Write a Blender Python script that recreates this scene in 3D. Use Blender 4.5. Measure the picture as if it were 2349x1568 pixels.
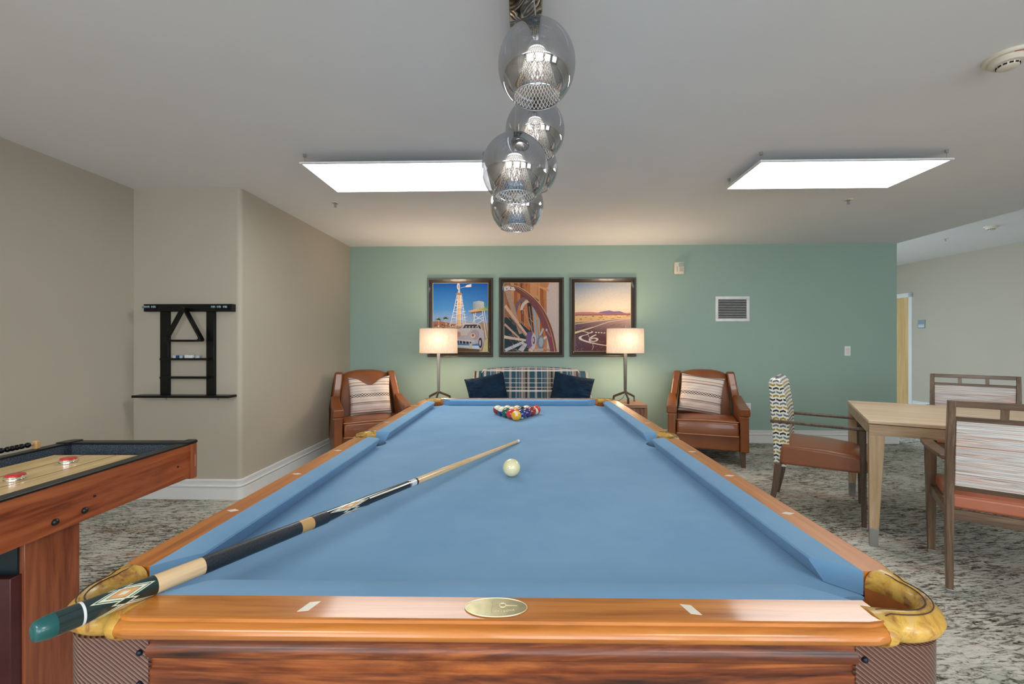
import bpy, bmesh, math, random
from mathutils import Vector, Matrix, Euler
random.seed(7)
for o in list(bpy.data.objects): bpy.data.objects.remove(o)
S = bpy.context.scene
COL = S.collection
R = math.radians
PI = math.pi
# ------------------------------------------------------------------ camera, exposure, world, lights
FPX = 985.0; CX = 1190.0; CY = 787.5; HC = 1.22
PSI = R(1.512); PHI = R(0.756)
cam_d = bpy.data.cameras.new('camera'); cam = bpy.data.objects.new('camera', cam_d); COL.objects.link(cam)
cam.location = (0, 0, HC); cam.rotation_euler = (R(90), 0, PSI)
cam_d.sensor_width = 36; cam_d.lens = FPX/2349*36
cam_d.shift_x = (1174.5-CX)/2349; cam_d.shift_y = (CY-784)/2349
cam_d.clip_start = 0.02; cam_d.clip_end = 60
S.camera = cam
S.view_settings.view_transform = 'Standard'; S.view_settings.look = 'None'
S.view_settings.gamma = 1; S.view_settings.use_curve_mapping = False
S.view_settings.exposure = 0.0
w = bpy.data.worlds.new('sky'); S.world = w; w.use_nodes = True
w.node_tree.nodes['Background'].inputs[0].default_value = (0.75, 0.87, 1, 1)
w.node_tree.nodes['Background'].inputs[1].default_value = 3.0

def area(name, loc, rot, sx, sy, power, col=(1, 1, 1), spread=180):
    l = bpy.data.lights.new(name, 'AREA'); l.shape = 'RECTANGLE'; l.size = sx; l.size_y = sy
    l.energy = power; l.color = col; l.spread = R(spread)
    o = bpy.data.objects.new(name, l); COL.objects.link(o); o.location = loc; o.rotation_euler = rot
    return o
WIN_P = 34
# daylight through the three windows in the wall behind the camera
for wx in (-1.7, 0.6, 2.9):
    area('window_daylight', (wx, -3.40, 1.45), (R(90), 0, 0), 1.7, 1.5, WIN_P, (0.93, 0.965, 1.0))
# daylight from the hall side (windows beyond the right edge)
area('hall_daylight', (6.0, -3.2, 1.6), (R(90), 0, 0), 2.6, 1.8, 26, (1.0, 0.97, 0.93))
# unseen overhead fill lamps, added behind the camera to brighten the room
for px_ in (-1.6, 1.4):
    area('rear_fill_light', (px_, -1.5, 2.36), (0, 0, 0), 1.2, .6, 42, (1, 0.99, 0.97))

# ------------------------------------------------------------------ geometry helpers
class MB:
    def __init__(s): s.v = []; s.f = []; s.m = []; s.c = []
    def add(s, vs, fs, mi=0, M=None):
        b = len(s.v)
        for p in vs:
            p = Vector(p)
            if M is not None: p = M @ p
            s.v.append(p)
        for f in fs: s.f.append([b+i for i in f]); s.m.append(mi)
        return s
    def box(s, x0, x1, y0, y1, z0, z1, mi=0, M=None):
        vs = [(x0,y0,z0),(x1,y0,z0),(x1,y1,z0),(x0,y1,z0),(x0,y0,z1),(x1,y0,z1),(x1,y1,z1),(x0,y1,z1)]
        fs = [(0,3,2,1),(4,5,6,7),(0,1,5,4),(1,2,6,5),(2,3,7,6),(3,0,4,7)]
        return s.add(vs, fs, mi, M)
    def hexa(s, lo, hi, mi=0, M=None):   # two quads, same order (ccw seen from above)
        fs = [(0,3,2,1),(4,5,6,7),(0,1,5,4),(1,2,6,5),(2,3,7,6),(3,0,4,7)]
        return s.add(list(lo)+list(hi), fs, mi, M)
    def loft(s, rings, closed=True, caps=True, mi=0, M=None, ringclosed=False):
        n = len(rings[0]); vs = [p for r in rings for p in r]; fs = []
        k = len(rings)
        for i in range(k if ringclosed else k-1):
            a = i*n; b = ((i+1) % k)*n
            for j in range(n if closed else n-1):
                j2 = (j+1) % n
                fs.append((a+j, a+j2, b+j2, b+j))
        if caps and closed and not ringclosed:
            fs.append(tuple(reversed(range(n)))); fs.append(tuple(range((k-1)*n, k*n)))
        return s.add(vs, fs, mi, M)
    def lathe(s, prof, n=24, mi=0, M=None, caps=True):   # prof [(r,z)]
        rings = [[(r*math.cos(2*PI*i/n), r*math.sin(2*PI*i/n), z) for i in range(n)] for r, z in prof]
        return s.loft(rings, True, caps, mi, M)
    def tube(s, pts, r, n=8, mi=0, M=None, closed=False, ry=None):
        pts = [Vector(p) for p in pts]; k = len(pts); rings = []
        up = None
        for i, p in enumerate(pts):
            if closed: t = pts[(i+1) % k]-pts[i-1]
            else: t = pts[min(i+1, k-1)]-pts[max(i-1, 0)]
            t.normalize()
            if up is None:
                up = Vector((0,0,1)) if abs(t.z) < .9 else Vector((0,1,0))
            a = t.cross(up); a.normalize(); b = a.cross(t); up = b
            rr = r[i] if isinstance(r, (list, tuple)) else r
            r2 = ry if ry else rr
            rings.append([p+a*rr*math.cos(2*PI*j/n)+b*r2*math.sin(2*PI*j/n) for j in range(n)])
        return s.loft(rings, True, not closed, mi, M, ringclosed=closed)
    def sphere(s, c, r, n=24, m=14, mi=0, M=None, sz=1.0):
        c = Vector(c); vs = [c+Vector((0,0,-r*sz))]
        for i in range(1, m):
            th = PI*i/m
            for j in range(n):
                vs.append(c+Vector((r*math.sin(th)*math.cos(2*PI*j/n), r*math.sin(th)*math.sin(2*PI*j/n), -r*sz*math.cos(th))))
        vs.append(c+Vector((0,0,r*sz))); fs = []
        for j in range(n): fs.append((0, 1+(j+1) % n, 1+j))
        for i in range(m-2):
            for j in range(n):
                a = 1+i*n; fs.append((a+j, a+(j+1) % n, a+n+(j+1) % n, a+n+j))
        a = 1+(m-2)*n
        for j in range(n): fs.append((a+j, a+(j+1) % n, len(vs)-1))
        return s.add(vs, fs, mi, M)
    def poly(s, pts, z0, z1, mi=0, M=None):      # extruded polygon in xy (ccw)
        n = len(pts)
        vs = [(x,y,z0) for x,y in pts]+[(x,y,z1) for x,y in pts]
        fs = [tuple(reversed(range(n))), tuple(range(n, 2*n))]
        for i in range(n): fs.append((i, (i+1) % n, n+(i+1) % n, n+i))
        return s.add(vs, fs, mi, M)
    def build(s, name, mat, parent=None, smooth=35, bevel=0, seg=2, subsurf=0, tri=False, fix=False):
        me = bpy.data.meshes.new(name)
        me.from_pydata([tuple(p) for p in s.v], [], s.f)
        for m in (mat if isinstance(mat, (list, tuple)) else [mat]): me.materials.append(m)
        me.polygons.foreach_set('material_index', s.m)
        if tri or fix:
            bm = bmesh.new(); bm.from_mesh(me)
            if fix: bmesh.ops.recalc_face_normals(bm, faces=bm.faces)
            if tri: bmesh.ops.triangulate(bm, faces=[f for f in bm.faces if len(f.verts) > 4])
            bm.to_mesh(me); bm.free()
        if smooth:
            me.polygons.foreach_set('use_smooth', [True]*len(me.polygons))
            me.set_sharp_from_angle(angle=R(smooth))
        me.update()
        o = bpy.data.objects.new(name, me); COL.objects.link(o)
        if parent: o.parent = parent
        if bevel:
            b = o.modifiers.new('bevel', 'BEVEL'); b.width = bevel; b.segments = seg; b.limit_method = 'ANGLE'; b.angle_limit = R(40)
            me.polygons.foreach_set('use_smooth', [True]*len(me.polygons))
            me.set_sharp_from_angle(angle=R(180)) if False else None
            b.harden_normals = False
        if subsurf:
            b = o.modifiers.new('sub', 'SUBSURF'); b.levels = subsurf; b.render_levels = subsurf
        return o
def tag(o, label, cat, group=None, kind=None):
    if label: o['label'] = label
    if cat: o['category'] = cat
    if group: o['group'] = group
    if kind: o['kind'] = kind
    return o
def struct(o): o['kind'] = 'structure'; return o
def empty(name, loc, rz, label, cat, group=None):
    o = bpy.data.objects.new(name, None); COL.objects.link(o); o.location = loc; o.rotation_euler = (0,0,rz)
    o.empty_display_size = .1
    return tag(o, label, cat, group)
def copy_tree(o, parent=None):
    c = o.copy(); COL.objects.link(c); c.parent = parent
    for ch in list(o.children): copy_tree(ch, c)
    return c
def c2w(xc, Z, z=0):     # camera-frame ground position to the room frame
    return Vector((xc*math.cos(PSI)-Z*math.sin(PSI), xc*math.sin(PSI)+Z*math.cos(PSI), z))
def onz(u, v, z):        # place seen at (u,v) of the photo and known to be at height z
    Z = (HC-z)*FPX/(v-CY); return c2w((u-CX)/FPX*Z, Z, z)
def on_y(u, v, Y):       # place seen at (u,v) lying on the plane y=Y of the room
    k = (u-CX)/FPX; Z = Y/(math.cos(PSI)+k*math.sin(PSI)); return c2w(k*Z, Z, HC-(v-CY)/FPX*Z)
def arc(cx, cy, r, a0, a1, n): return [(cx+r*math.cos(R(a0+(a1-a0)*i/n)), cy+r*math.sin(R(a0+(a1-a0)*i/n))) for i in range(n+1)]
def text_mb(mb, txt, size, M, depth=0.0005, mi=0):
    cu = bpy.data.curves.new('t', 'FONT'); cu.body = txt; cu.size = size; cu.align_x = 'CENTER'; cu.align_y = 'CENTER'; cu.extrude = depth
    to = bpy.data.objects.new('t', cu); COL.objects.link(to)
    me = bpy.data.meshes.new_from_object(to)
    mb.add([v.co.copy() for v in me.vertices], [tuple(p.vertices) for p in me.polygons], mi, M)
    bpy.data.objects.remove(to); bpy.data.meshes.remove(me); bpy.data.curves.remove(cu)

# ------------------------------------------------------------------ material helpers
def sr(r, g, b):
    f = lambda c: (c/255/12.92) if c <= 10 else ((c/255+.055)/1.055)**2.4
    return (f(r), f(g), f(b), 1)
class NT:
    def __init__(s, name):
        s.m = bpy.data.materials.new(name); s.m.use_nodes = True; s.t = s.m.node_tree; s.n = s.t.nodes; s.l = s.t.links
        s.p = s.n['Principled BSDF']; s.out = s.n['Material Output']; s._co = None
    def node(s, typ, **k):
        n = s.n.new(typ)
        for a, b in k.items(): setattr(n, a, b)
        return n
    def put(s, sock, v):
        if hasattr(v, 'is_linked') or isinstance(v, bpy.types.NodeSocket): s.l.new(v, sock)
        else: sock.default_value = v
    def co(s):
        if not s._co: s._co = s.node('ShaderNodeTexCoord').outputs['Object']
        return s._co
    def mapping(s, scale=(1,1,1), rot=(0,0,0), loc=(0,0,0)):
        m = s.node('ShaderNodeMapping'); s.l.new(s.co(), m.inputs[0])
        m.inputs['Scale'].default_value = scale; m.inputs['Rotation'].default_value = rot; m.inputs['Location'].default_value = loc
        return m.outputs[0]
    def noise(s, vec, scale=1, detail=4, rough=.55, dist=0):
        n = s.node('ShaderNodeTexNoise'); s.l.new(vec, n.inputs['Vector'])
        n.inputs['Scale'].default_value = scale; n.inputs['Detail'].default_value = detail
        n.inputs['Roughness'].default_value = rough; n.inputs['Distortion'].default_value = dist
        return n.outputs['Fac']
    def ramp(s, fac, stops, interp='LINEAR'):
        n = s.node('ShaderNodeValToRGB'); s.l.new(fac, n.inputs[0]); cr = n.color_ramp; cr.interpolation = interp
        while len(cr.elements) < len(stops): cr.elements.new(.5)
        for e, (p, c) in zip(cr.elements, stops): e.position = p; e.color = c
        return n.outputs[0]
    def mix(s, fac, a, b):
        n = s.node('ShaderNodeMix', data_type='RGBA'); s.put(n.inputs[0], fac); s.put(n.inputs[6], a); s.put(n.inputs[7], b)
        return n.outputs[2]
    def math(s, op, a, b=0.0, c=0.0):
        n = s.node('ShaderNodeMath', operation=op); s.put(n.inputs[0], a); s.put(n.inputs[1], b)
        if op in ('MULTIPLY_ADD', 'WRAP', 'COMPARE'): s.put(n.inputs[2], c)
        return n.outputs[0]
    def xyz(s, vec=None):
        n = s.node('ShaderNodeSeparateXYZ'); s.l.new(vec if vec is not None else s.co(), n.inputs[0]); return n.outputs
    def bump(s, h, strength=.3, dist=.002):
        n = s.node('ShaderNodeBump'); s.l.new(h, n.inputs['Height']); n.inputs['Strength'].default_value = strength
        n.inputs['Distance'].default_value = dist; s.l.new(n.outputs[0], s.p.inputs['Normal'])
    def base(s, c): s.put(s.p.inputs['Base Color'], c); return s
    def set(s, rough=.5, metal=0, coat=0, spec=None, crough=.05, sheen=0):
        s.p.inputs['Roughness'].default_value = rough; s.p.inputs['Metallic'].default_value = metal
        s.p.inputs['Coat Weight'].default_value = coat; s.p.inputs['Coat Roughness'].default_value = crough
        if spec is not None: s.p.inputs['Specular IOR Level'].default_value = spec
        if sheen: s.p.inputs['Sheen Weight'].default_value = sheen
        return s
def plain(name, c, rough=.5, metal=0, coat=0, var=.06, nscale=12, bump=0, bscale=200, spec=None, sheen=0):
    t = NT(name); c = tuple(c)
    d = tuple(max(0, x*(1-var)) for x in c[:3])+(1,); e = tuple(min(1, x*(1+var)) for x in c[:3])+(1,)
    t.base(t.ramp(t.noise(t.mapping(), nscale, 3), [(.3, d), (.7, e)])); t.set(rough, metal, coat, spec, sheen=sheen)
    if bump: t.bump(t.noise(t.mapping((1, 1, 2.2) if bscale < 20 else (1, 1, 1)), bscale, 3), bump, .001 if bscale > 20 else .03)
    return t.m
def wood(name, c0, c1, c2, axis='x', rough=.35, coat=.3, scale=1.0, dist=1.2, bump=.05, crough=.1, stretch=14):
    t = NT(name); sc = {'x': (1, stretch, stretch), 'y': (stretch, 1, stretch), 'z': (stretch, stretch, 1)}[axis]
    sc = tuple(a*scale for a in sc)
    v = t.mapping(sc)
    n1 = t.noise(v, 1.3, 5, .6, dist); n2 = t.noise(v, 7, 3, .6, .3)
    f = t.math('MULTIPLY_ADD', n2, .28, t.math('MULTIPLY', n1, .8))
    t.base(t.ramp(f, [(.36, c0), (.52, c1), (.70, c2)])); t.set(rough, 0, coat, crough=crough); t.bump(f, bump, .001)
    return t.m
def emis(name, c, s):
    t = NT(name); t.base((0,0,0,1)); t.p.inputs['Emission Color'].default_value = c; t.p.inputs['Emission Strength'].default_value = s; return t.m

M = {}
M['wall'] = plain('painted_wall_greige', sr(184,176,160), .7, var=.015, nscale=3, bump=.12, bscale=260)
M['green'] = plain('painted_wall_green', sr(152,178,166), .65, var=.015, nscale=3, bump=.12, bscale=260)
M['ceil'] = plain('painted_ceiling', sr(238,238,240), .8, var=.012, nscale=2, bump=.15, bscale=200)
M['trim'] = plain('white_trim_paint', sr(226,228,228), .35, var=.01)
M['rail_y'] = wood('honey_oak_y', sr(138,72,20), sr(184,108,38), sr(204,132,58), 'y', .34, .25, 1.0, bump=.02, stretch=16)
M['rail_x'] = wood('honey_oak_x', sr(140,78,22), sr(188,114,40), sr(208,138,62), 'x', .3, .42, 1.0, bump=.10, stretch=16)
M['apron_x'] = wood('dark_oak_x', sr(36,12,5), sr(110,52,20), sr(166,94,42), 'x', .42, .12, 1.5, dist=2.6, stretch=11)
M['apron_y'] = wood('dark_oak_y', sr(60,22,10), sr(122,58,24), sr(160,90,44), 'y', .3, .6, 1.0, dist=2, stretch=12)
def cloth():
    t = NT('blue_billiard_cloth'); n = t.noise(t.mapping(), 3.2, 4, .6); f = t.noise(t.mapping(), 900, 2)
    c = t.ramp(n, [(.3, sr(105,150,188)), (.7, sr(121,163,197))])
    t.base(t.mix(t.math('MULTIPLY', f, .06), c, sr(180,200,220))); t.set(.92, spec=.12, sheen=.12); t.bump(f, .15, .0006); return t.m
M['cloth'] = cloth()
def carpet():
    t = NT('patterned_carpet'); sx = t.xyz()
    def vec(a, b, wob, ws, seed=0.0):
        n = t.noise(t.mapping((1, 1.6, 1), loc=(seed, seed, 0)), ws, 4, .6)
        c = t.node('ShaderNodeCombineXYZ'); t.l.new(t.math('MULTIPLY_ADD', n, wob*.6, t.math('MULTIPLY', sx[0], a)), c.inputs[0])
        t.l.new(t.math('MULTIPLY_ADD', n, wob, t.math('MULTIPLY', sx[1], b)), c.inputs[1]); c.inputs[2].default_value = seed
        return c.outputs[0]
    def cracks(a, b, wob, ws, seed, lo, hi):
        v = t.node('ShaderNodeTexVoronoi', feature='DISTANCE_TO_EDGE'); t.l.new(vec(a, b, wob, ws, seed), v.inputs['Vector']); v.inputs['Scale'].default_value = 1
        m = t.node('ShaderNodeMapRange'); m.inputs[1].default_value = lo; m.inputs[2].default_value = hi; t.l.new(v.outputs['Distance'], m.inputs[0]); return m.outputs[0]
    c1 = cracks(10, 52, 4.6, 9, 0.0, .01, .16)
    st = t.noise(vec(13, 72, 7.0, 7, 3.0), 1.0, 5, .66, .5)            # short broken strokes
    big = t.noise(vec(1.6, 2.6, .6, 3, 5.0), 1.0, 4, .6, .3)           # darker and lighter areas
    dk = t.math('ADD', t.math('MULTIPLY', t.math('SUBTRACT', st, .5), 2.9), t.math('MULTIPLY', t.math('SUBTRACT', big, .5), 1.5))
    f = t.math('ADD', t.math('MULTIPLY', c1, .24), t.math('MULTIPLY_ADD', dk, .55, .43))
    base = t.ramp(f, [(.20, sr(56,53,46)), (.36, sr(104,100,90)), (.50, sr(156,153,142)), (.62, sr(190,188,177)), (.9, sr(208,206,196))])
    tint = t.ramp(t.noise(t.mapping((1,2.2,1)), 2.4, 4, .65), [(.34, sr(196,212,200)), (.46, sr(255,255,255)), (.57, sr(255,255,255)), (.68, sr(226,180,156))])
    m = t.node('ShaderNodeMix', data_type='RGBA', blend_type='MULTIPLY'); m.inputs[0].default_value = .6
    t.l.new(base, m.inputs[6]); t.l.new(tint, m.inputs[7]); t.base(m.outputs[2]); t.set(.95, spec=.1)
    t.bump(t.noise(t.mapping(), 350, 2), .4, .003); return t.m
M['carpet'] = carpet()
M['pocket'] = NT('aged_yellow_leather')
def _pl():
    t = M['pocket']; n = t.noise(t.mapping(), 26, 8, .72, 1.1)
    t.base(t.ramp(n, [(.27, sr(84,52,34)), (.38, sr(150,100,50)), (.47, sr(190,146,58)), (.58, sr(206,166,76)), (.70, sr(200,164,112)), (.8, sr(170,128,104))])); t.set(.38, coat=.4, crough=.2)
    t.bump(t.noise(t.mapping(), 60, 3), .25, .002); return t.m
M['pocket'] = _pl()
M['pocket_in'] = plain('brown_leather_lining', sr(160,92,40), .5, var=.25, nscale=20, bump=.2, bscale=80)
M['stitch'] = plain('dark_stitching', sr(72,48,34), .7)
M['pearl'] = plain('pearl_inlay', sr(236,228,214), .25, coat=.5)
M['ribcap'] = NT('ribbed_brown_cap')
def _rib():
    t = M['ribcap']; s = t.xyz(); d = t.math('ADD', t.math('ADD', s[0], s[1]), t.math('MULTIPLY', s[2], 1.25))
    wv = t.math('SINE', t.math('MULTIPLY', d, 2*PI/.0085))
    t.base(t.ramp(t.math('MULTIPLY_ADD', wv, .5, .5), [(.0, sr(88,58,50)), (1, sr(140,104,92))])); t.set(.38, coat=.3)
    t.bump(wv, .8, .0022); return t.m
M['ribcap'] = _rib()
M['black'] = plain('black_paint', sr(5,8,8), .35, coat=.08, spec=.3)
M['blackp'] = plain('black_plastic', sr(26,27,30), .35)
M['navybolt'] = plain('dark_bolt', sr(30,36,52), .35, metal=.6)
M['brass'] = plain('antique_brass_plate', sr(168,160,124), .3, metal=.75, var=.15, nscale=60)
M['brass2'] = plain('pale_brass_relief', sr(226,216,178), .35, metal=.5)
M['chrome'] = plain('chrome', (.86,.86,.88,1), .06, metal=1, var=.01)
M['nickel'] = plain('brushed_nickel', (.55,.54,.52,1), .28, metal=1, var=.04)
M['lamp_metal'] = plain('dark_brushed_bronze', (.22,.19,.16,1), .3, metal=1, var=.05)
M['canopy'] = NT('etched_chrome_canopy')
def _can():
    t = M['canopy']; v = t.mapping(); n = t.noise(v, 5, 2, .4, 1.2)
    wv = t.math('SINE', t.math('MULTIPLY', n, 110))
    t.base(t.ramp(t.math('MULTIPLY_ADD', wv, .5, .5), [(.2, (.16,.15,.13,1)), (.9, (.55,.53,.5,1))])); t.set(.14, metal=1); t.bump(wv, .3, .001); return t.m
M['canopy'] = _can()
def globe():
    t = NT('smoked_mirror_glass'); n, l = t.n, t.l; n.remove(t.p)
    tr = t.node('ShaderNodeBsdfTransparent'); tr.inputs[0].default_value = (.50,.51,.53,1)
    gl = t.node('ShaderNodeBsdfGlossy'); gl.inputs['Roughness'].default_value = .02; gl.inputs['Color'].default_value = (.80,.81,.84,1)
    lw = t.node('ShaderNodeLayerWeight'); lw.inputs['Blend'].default_value = .45
    f = t.math('MULTIPLY_ADD', lw.outputs['Facing'], .50, .32)
    m = t.node('ShaderNodeMixShader'); l.new(f, m.inputs[0]); l.new(tr.outputs[0], m.inputs[1]); l.new(gl.outputs[0], m.inputs[2])
    l.new(m.outputs[0], t.out.inputs[0]); return t.m
M['globe'] = globe()
M['mesh_white'] = plain('pale_wire_lattice', sr(236,230,222), .3, metal=.2, coat=.4)
M['led'] = emis('led_diffuser', (1,.95,.88,1), 3)
M['panel'] = emis('lit_panel_diffuser', (1,.99,.975,1), 11)
M['leather'] = plain('cognac_leather', sr(128,70,30), .33, var=.14, nscale=5, coat=.25, bump=.12, bscale=160)
M['leather_pipe'] = plain('pale_leather_piping', sr(186,132,96), .4)
M['chairlegs'] = wood('walnut_leg', sr(48,30,20), sr(84,60,44), sr(110,84,66), 'z', .4, .2)
M['cframe'] = wood('taupe_ash_frame', sr(62,46,32), sr(98,76,56), sr(126,102,80), 'z', .4, .2, 1.2)
M['cframe_x'] = wood('taupe_ash_frame_x', sr(62,46,32), sr(94,72,54), sr(122,98,76), 'x', .4, .2, 1.2)
M['darkframe'] = wood('dark_espresso_frame', sr(44,32,24), sr(76,58,44), sr(100,78,60), 'z', .4, .25)
M['oak_top'] = wood('pale_oak_top', sr(186,158,126), sr(206,180,148), sr(220,198,168), 'x', .4, .15, .8)
M['oak_leg'] = wood('pale_oak_leg', sr(140,112,80), sr(168,140,104), sr(186,160,126), 'z', .4, .15, .8)
M['oak_skirt'] = wood('pale_oak_skirt', sr(140,112,84), sr(170,142,110), sr(188,162,130), 'x', .4, .15, .8)
M['seat_brown'] = plain('brown_seat_vinyl', sr(132,80,52), .35, coat=.2, var=.05)
M['seat_orange'] = plain('terracotta_seat_vinyl', sr(178,104,76), .38, coat=.15, var=.05)
M['metalfoot'] = plain('steel_ferrule', sr(170,172,170), .3, metal=.9)
M['walnut'] = wood('walnut_block', sr(50,26,16), sr(112,70,46), sr(160,112,80), 'z', .45, .1, .9)
M['walnut_top'] = wood('walnut_block_top', sr(90,60,44), sr(130,92,68), sr(160,120,92), 'x', .45, .1, .9)
M['cherry'] = wood('cherry_laminate', sr(116,52,28), sr(164,84,48), sr(188,106,64), 'y', .28, .4, .9, dist=1.6)
M['cherry_z'] = wood('cherry_laminate_upright', sr(112,54,32), sr(158,86,54), sr(184,108,72), 'z', .3, .35, .9, dist=1.6)
M['maple'] = wood('maple_board', sr(188,156,98), sr(214,182,124), sr(228,200,146), 'y', .3, .2, 1.0)
M['felt'] = NT('grey_carpet_liner')
def _felt():
    t = M['felt']; n = t.noise(t.mapping(), 240, 3, .7)
    t.base(t.ramp(n, [(.35, sr(32,40,50)), (.55, sr(66,78,90)), (.75, sr(120,132,142))])); t.set(.95); t.bump(n, .6, .003); return t.m
M['felt'] = _felt()
M['red'] = plain('red_plastic', sr(200,50,44), .3, coat=.4)
M['ivory'] = plain('cue_ball_ivory', sr(226,220,176), .12, coat=.8, var=.03, nscale=30)
M['cream'] = plain('warm_white_plastic', sr(226,220,204), .4)
M['whitep'] = plain('white_plastic', sr(232,234,236), .4)
M['void'] = plain('dark_void', sr(14,14,14), .9)
M['navy'] = plain('navy_velvet', sr(4,36,60), .75, var=.35, nscale=9, spec=.25, bump=.9, bscale=9)
M['door'] = wood('light_maple_door', sr(196,156,98), sr(214,178,122), sr(226,196,146), 'z', .4, .2, .6)
M['frame'] = plain('bronze_picture_frame', sr(40,30,18), .4, var=.35, nscale=60, coat=.3, bump=.3, bscale=120)
M['matte_edge'] = plain('ivory_mount_edge', sr(220,206,176), .6)
def shade():
    t = NT('linen_lampshade'); n, l = t.n, t.l; n.remove(t.p)
    v = t.mapping((60,60,6)); f = t.noise(v, 3, 4, .7)
    c = t.ramp(f, [(.3, sr(222,204,190)), (.7, sr(250,242,234))])
    d = t.node('ShaderNodeBsdfDiffuse'); tr = t.node('ShaderNodeBsdfTranslucent'); l.new(c, d.inputs[0]); l.new(t.mix(.87, c, (0,0,0,1)), tr.inputs[0])
    m = t.node('ShaderNodeMixShader'); m.inputs[0].default_value = .5; l.new(d.outputs[0], m.inputs[1]); l.new(tr.outputs[0], m.inputs[2])
    l.new(m.outputs[0], t.out.inputs[0]); return t.m
M['shade'] = shade()
def plaid():
    t = NT('blue_plaid_fabric'); s = t.xyz()
    vx = t.math('FRACT', t.math('MULTIPLY', t.math('ADD', s[0], 5.0), 1/.30))
    W = sr(214,208,200); G = sr(120,116,112); T = sr(28,72,92); K = sr(22,24,30); B = sr(84,120,142)
    stops = [(0, T), (.10, W), (.115, T), (.15, B), (.165, K), (.19, B), (.205, T), (.24, W), (.25, T), (.29, G), (.33, W), (.345, G), (.42, G), (.47, K), (.53, G), (.59, W), (.605, G), (.64, T), (.84, W), (.855, G), (.90, W), (.915, T)]
    cx = t.ramp(vx, stops, 'CONSTANT')
    vz = t.math('FRACT', t.math('MULTIPLY', t.math('ADD', s[2], 5.03), 1/.235))
    h = t.ramp(vz, [(0, (0,0,0,1)), (.20, (1,1,1,1)), (.285, (0,0,0,1)), (.40, (1,1,1,1)), (.43, (0,0,0,1)), (.62, (.9,.9,.9,1)), (.65, (0,0,0,1)), (.84, (.7,.7,.7,1)), (.87, (0,0,0,1))], 'CONSTANT')
    t.base(t.mix(t.math('MULTIPLY', h, .8), cx, sr(222,212,204))); t.set(.85); return t.m
M['plaid'] = plaid()
def stripes():
    t = NT('striped_woven_fabric'); s = t.xyz()
    cmb = t.node('ShaderNodeCombineXYZ'); t.l.new(t.math('MULTIPLY', s[0], .9), cmb.inputs[0]); t.l.new(t.math('MULTIPLY', s[2], 115), cmb.inputs[2])
    f = t.noise(cmb.outputs[0], 1, 1.5, .5)
    t.base(t.ramp(f, [(.26, sr(60,58,66)), (.34, sr(176,112,72)), (.37, sr(206,198,192)), (.42, sr(120,112,112)), (.44, sr(216,212,208)), (.5, sr(224,220,216)), (.53, sr(140,150,160)), (.55, sr(218,214,212)), (.61, sr(196,140,100)), (.63, sr(216,212,206)), (.68, sr(96,88,92)), (.71, sr(210,206,202))])); t.set(.85)
    t.bump(f, .2, .001); return t.m
M['stripes'] = stripes()
def zigzag():
    t = NT('zigzag_fabric'); s = t.xyz()
    ax = t.math('ADD', s[0], t.math('MULTIPLY', s[1], 1.0))
    tri = t.math('PINGPONG', ax, .022)
    z = t.math('ADD', t.math('MULTIPLY', s[2], 1/.027), t.math('MULTIPLY', tri, 17))
    f = t.math('FRACT', z); row = t.math('FLOOR', z)
    ph = t.math('FRACT', t.math('ADD', t.math('MULTIPLY', ax, 1/.044), t.math('MULTIPLY', row, .5)))
    c = t.ramp(t.math('FRACT', t.math('MULTIPLY', row, .3334)), [(0, sr(34,40,54)), (.25, sr(150,128,52)), (.6, sr(92,112,122))], 'CONSTANT')
    band = t.math('LESS_THAN', f, .50); part = t.math('LESS_THAN', ph, .86)
    t.base(t.mix(t.math('MULTIPLY', band, part), sr(222,220,206), c)); t.set(.85); return t.m
M['zigzag'] = zigzag()
def pillowfab():
    t = NT('cream_woven_pillow'); s = t.xyz()
    z = t.math('MULTIPLY_ADD', s[2], 1/.42, .5)
    base = t.ramp(z, [(0, sr(226,214,204)), (.05, sr(120,106,110)), (.075, sr(226,214,204)), (.11, sr(170,110,84)), (.125, sr(222,206,196)), (.18, sr(190,172,164)), (.19, sr(224,210,200)), (.26, sr(176,150,146)), (.285, sr(206,186,178)), (.30, sr(138,120,124)), (.325, sr(226,212,202)), (.38, sr(188,170,162)), (.39, sr(226,212,202)), (.60, sr(186,166,158)), (.61, sr(228,216,206)), (.67, sr(196,176,168)), (.68, sr(226,212,204)), (.75, sr(150,122,118)), (.775, sr(222,208,196)), (.83, sr(180,124,94)), (.85, sr(226,216,206)), (.90, sr(196,180,172)), (.91, sr(226,216,206)), (.94, sr(110,100,100)), (.97, sr(224,212,202))], 'CONSTANT')
    ck = t.node('ShaderNodeTexChecker'); ck.inputs['Scale'].default_value = 1; cv = t.node('ShaderNodeCombineXYZ'); t.l.new(t.math('MULTIPLY', s[0], 62), cv.inputs[0]); t.l.new(t.math('MULTIPLY', s[2], 80), cv.inputs[1]); cv.inputs[2].default_value = .5; t.l.new(cv.outputs[0], ck.inputs['Vector'])
    inb = t.math('COMPARE', z, .50, .045)
    m = t.math('MULTIPLY', inb, ck.outputs['Fac'])
    c = t.mix(m, base, sr(24,20,22))
    nf = t.noise(t.mapping((1,1,2)), 120, 2)
    t.base(t.mix(t.math('MULTIPLY', nf, .35), c, sr(190,176,166))); t.set(.9); t.bump(nf, .5, .002); return t.m
M['pillowfab'] = pillowfab()

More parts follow.
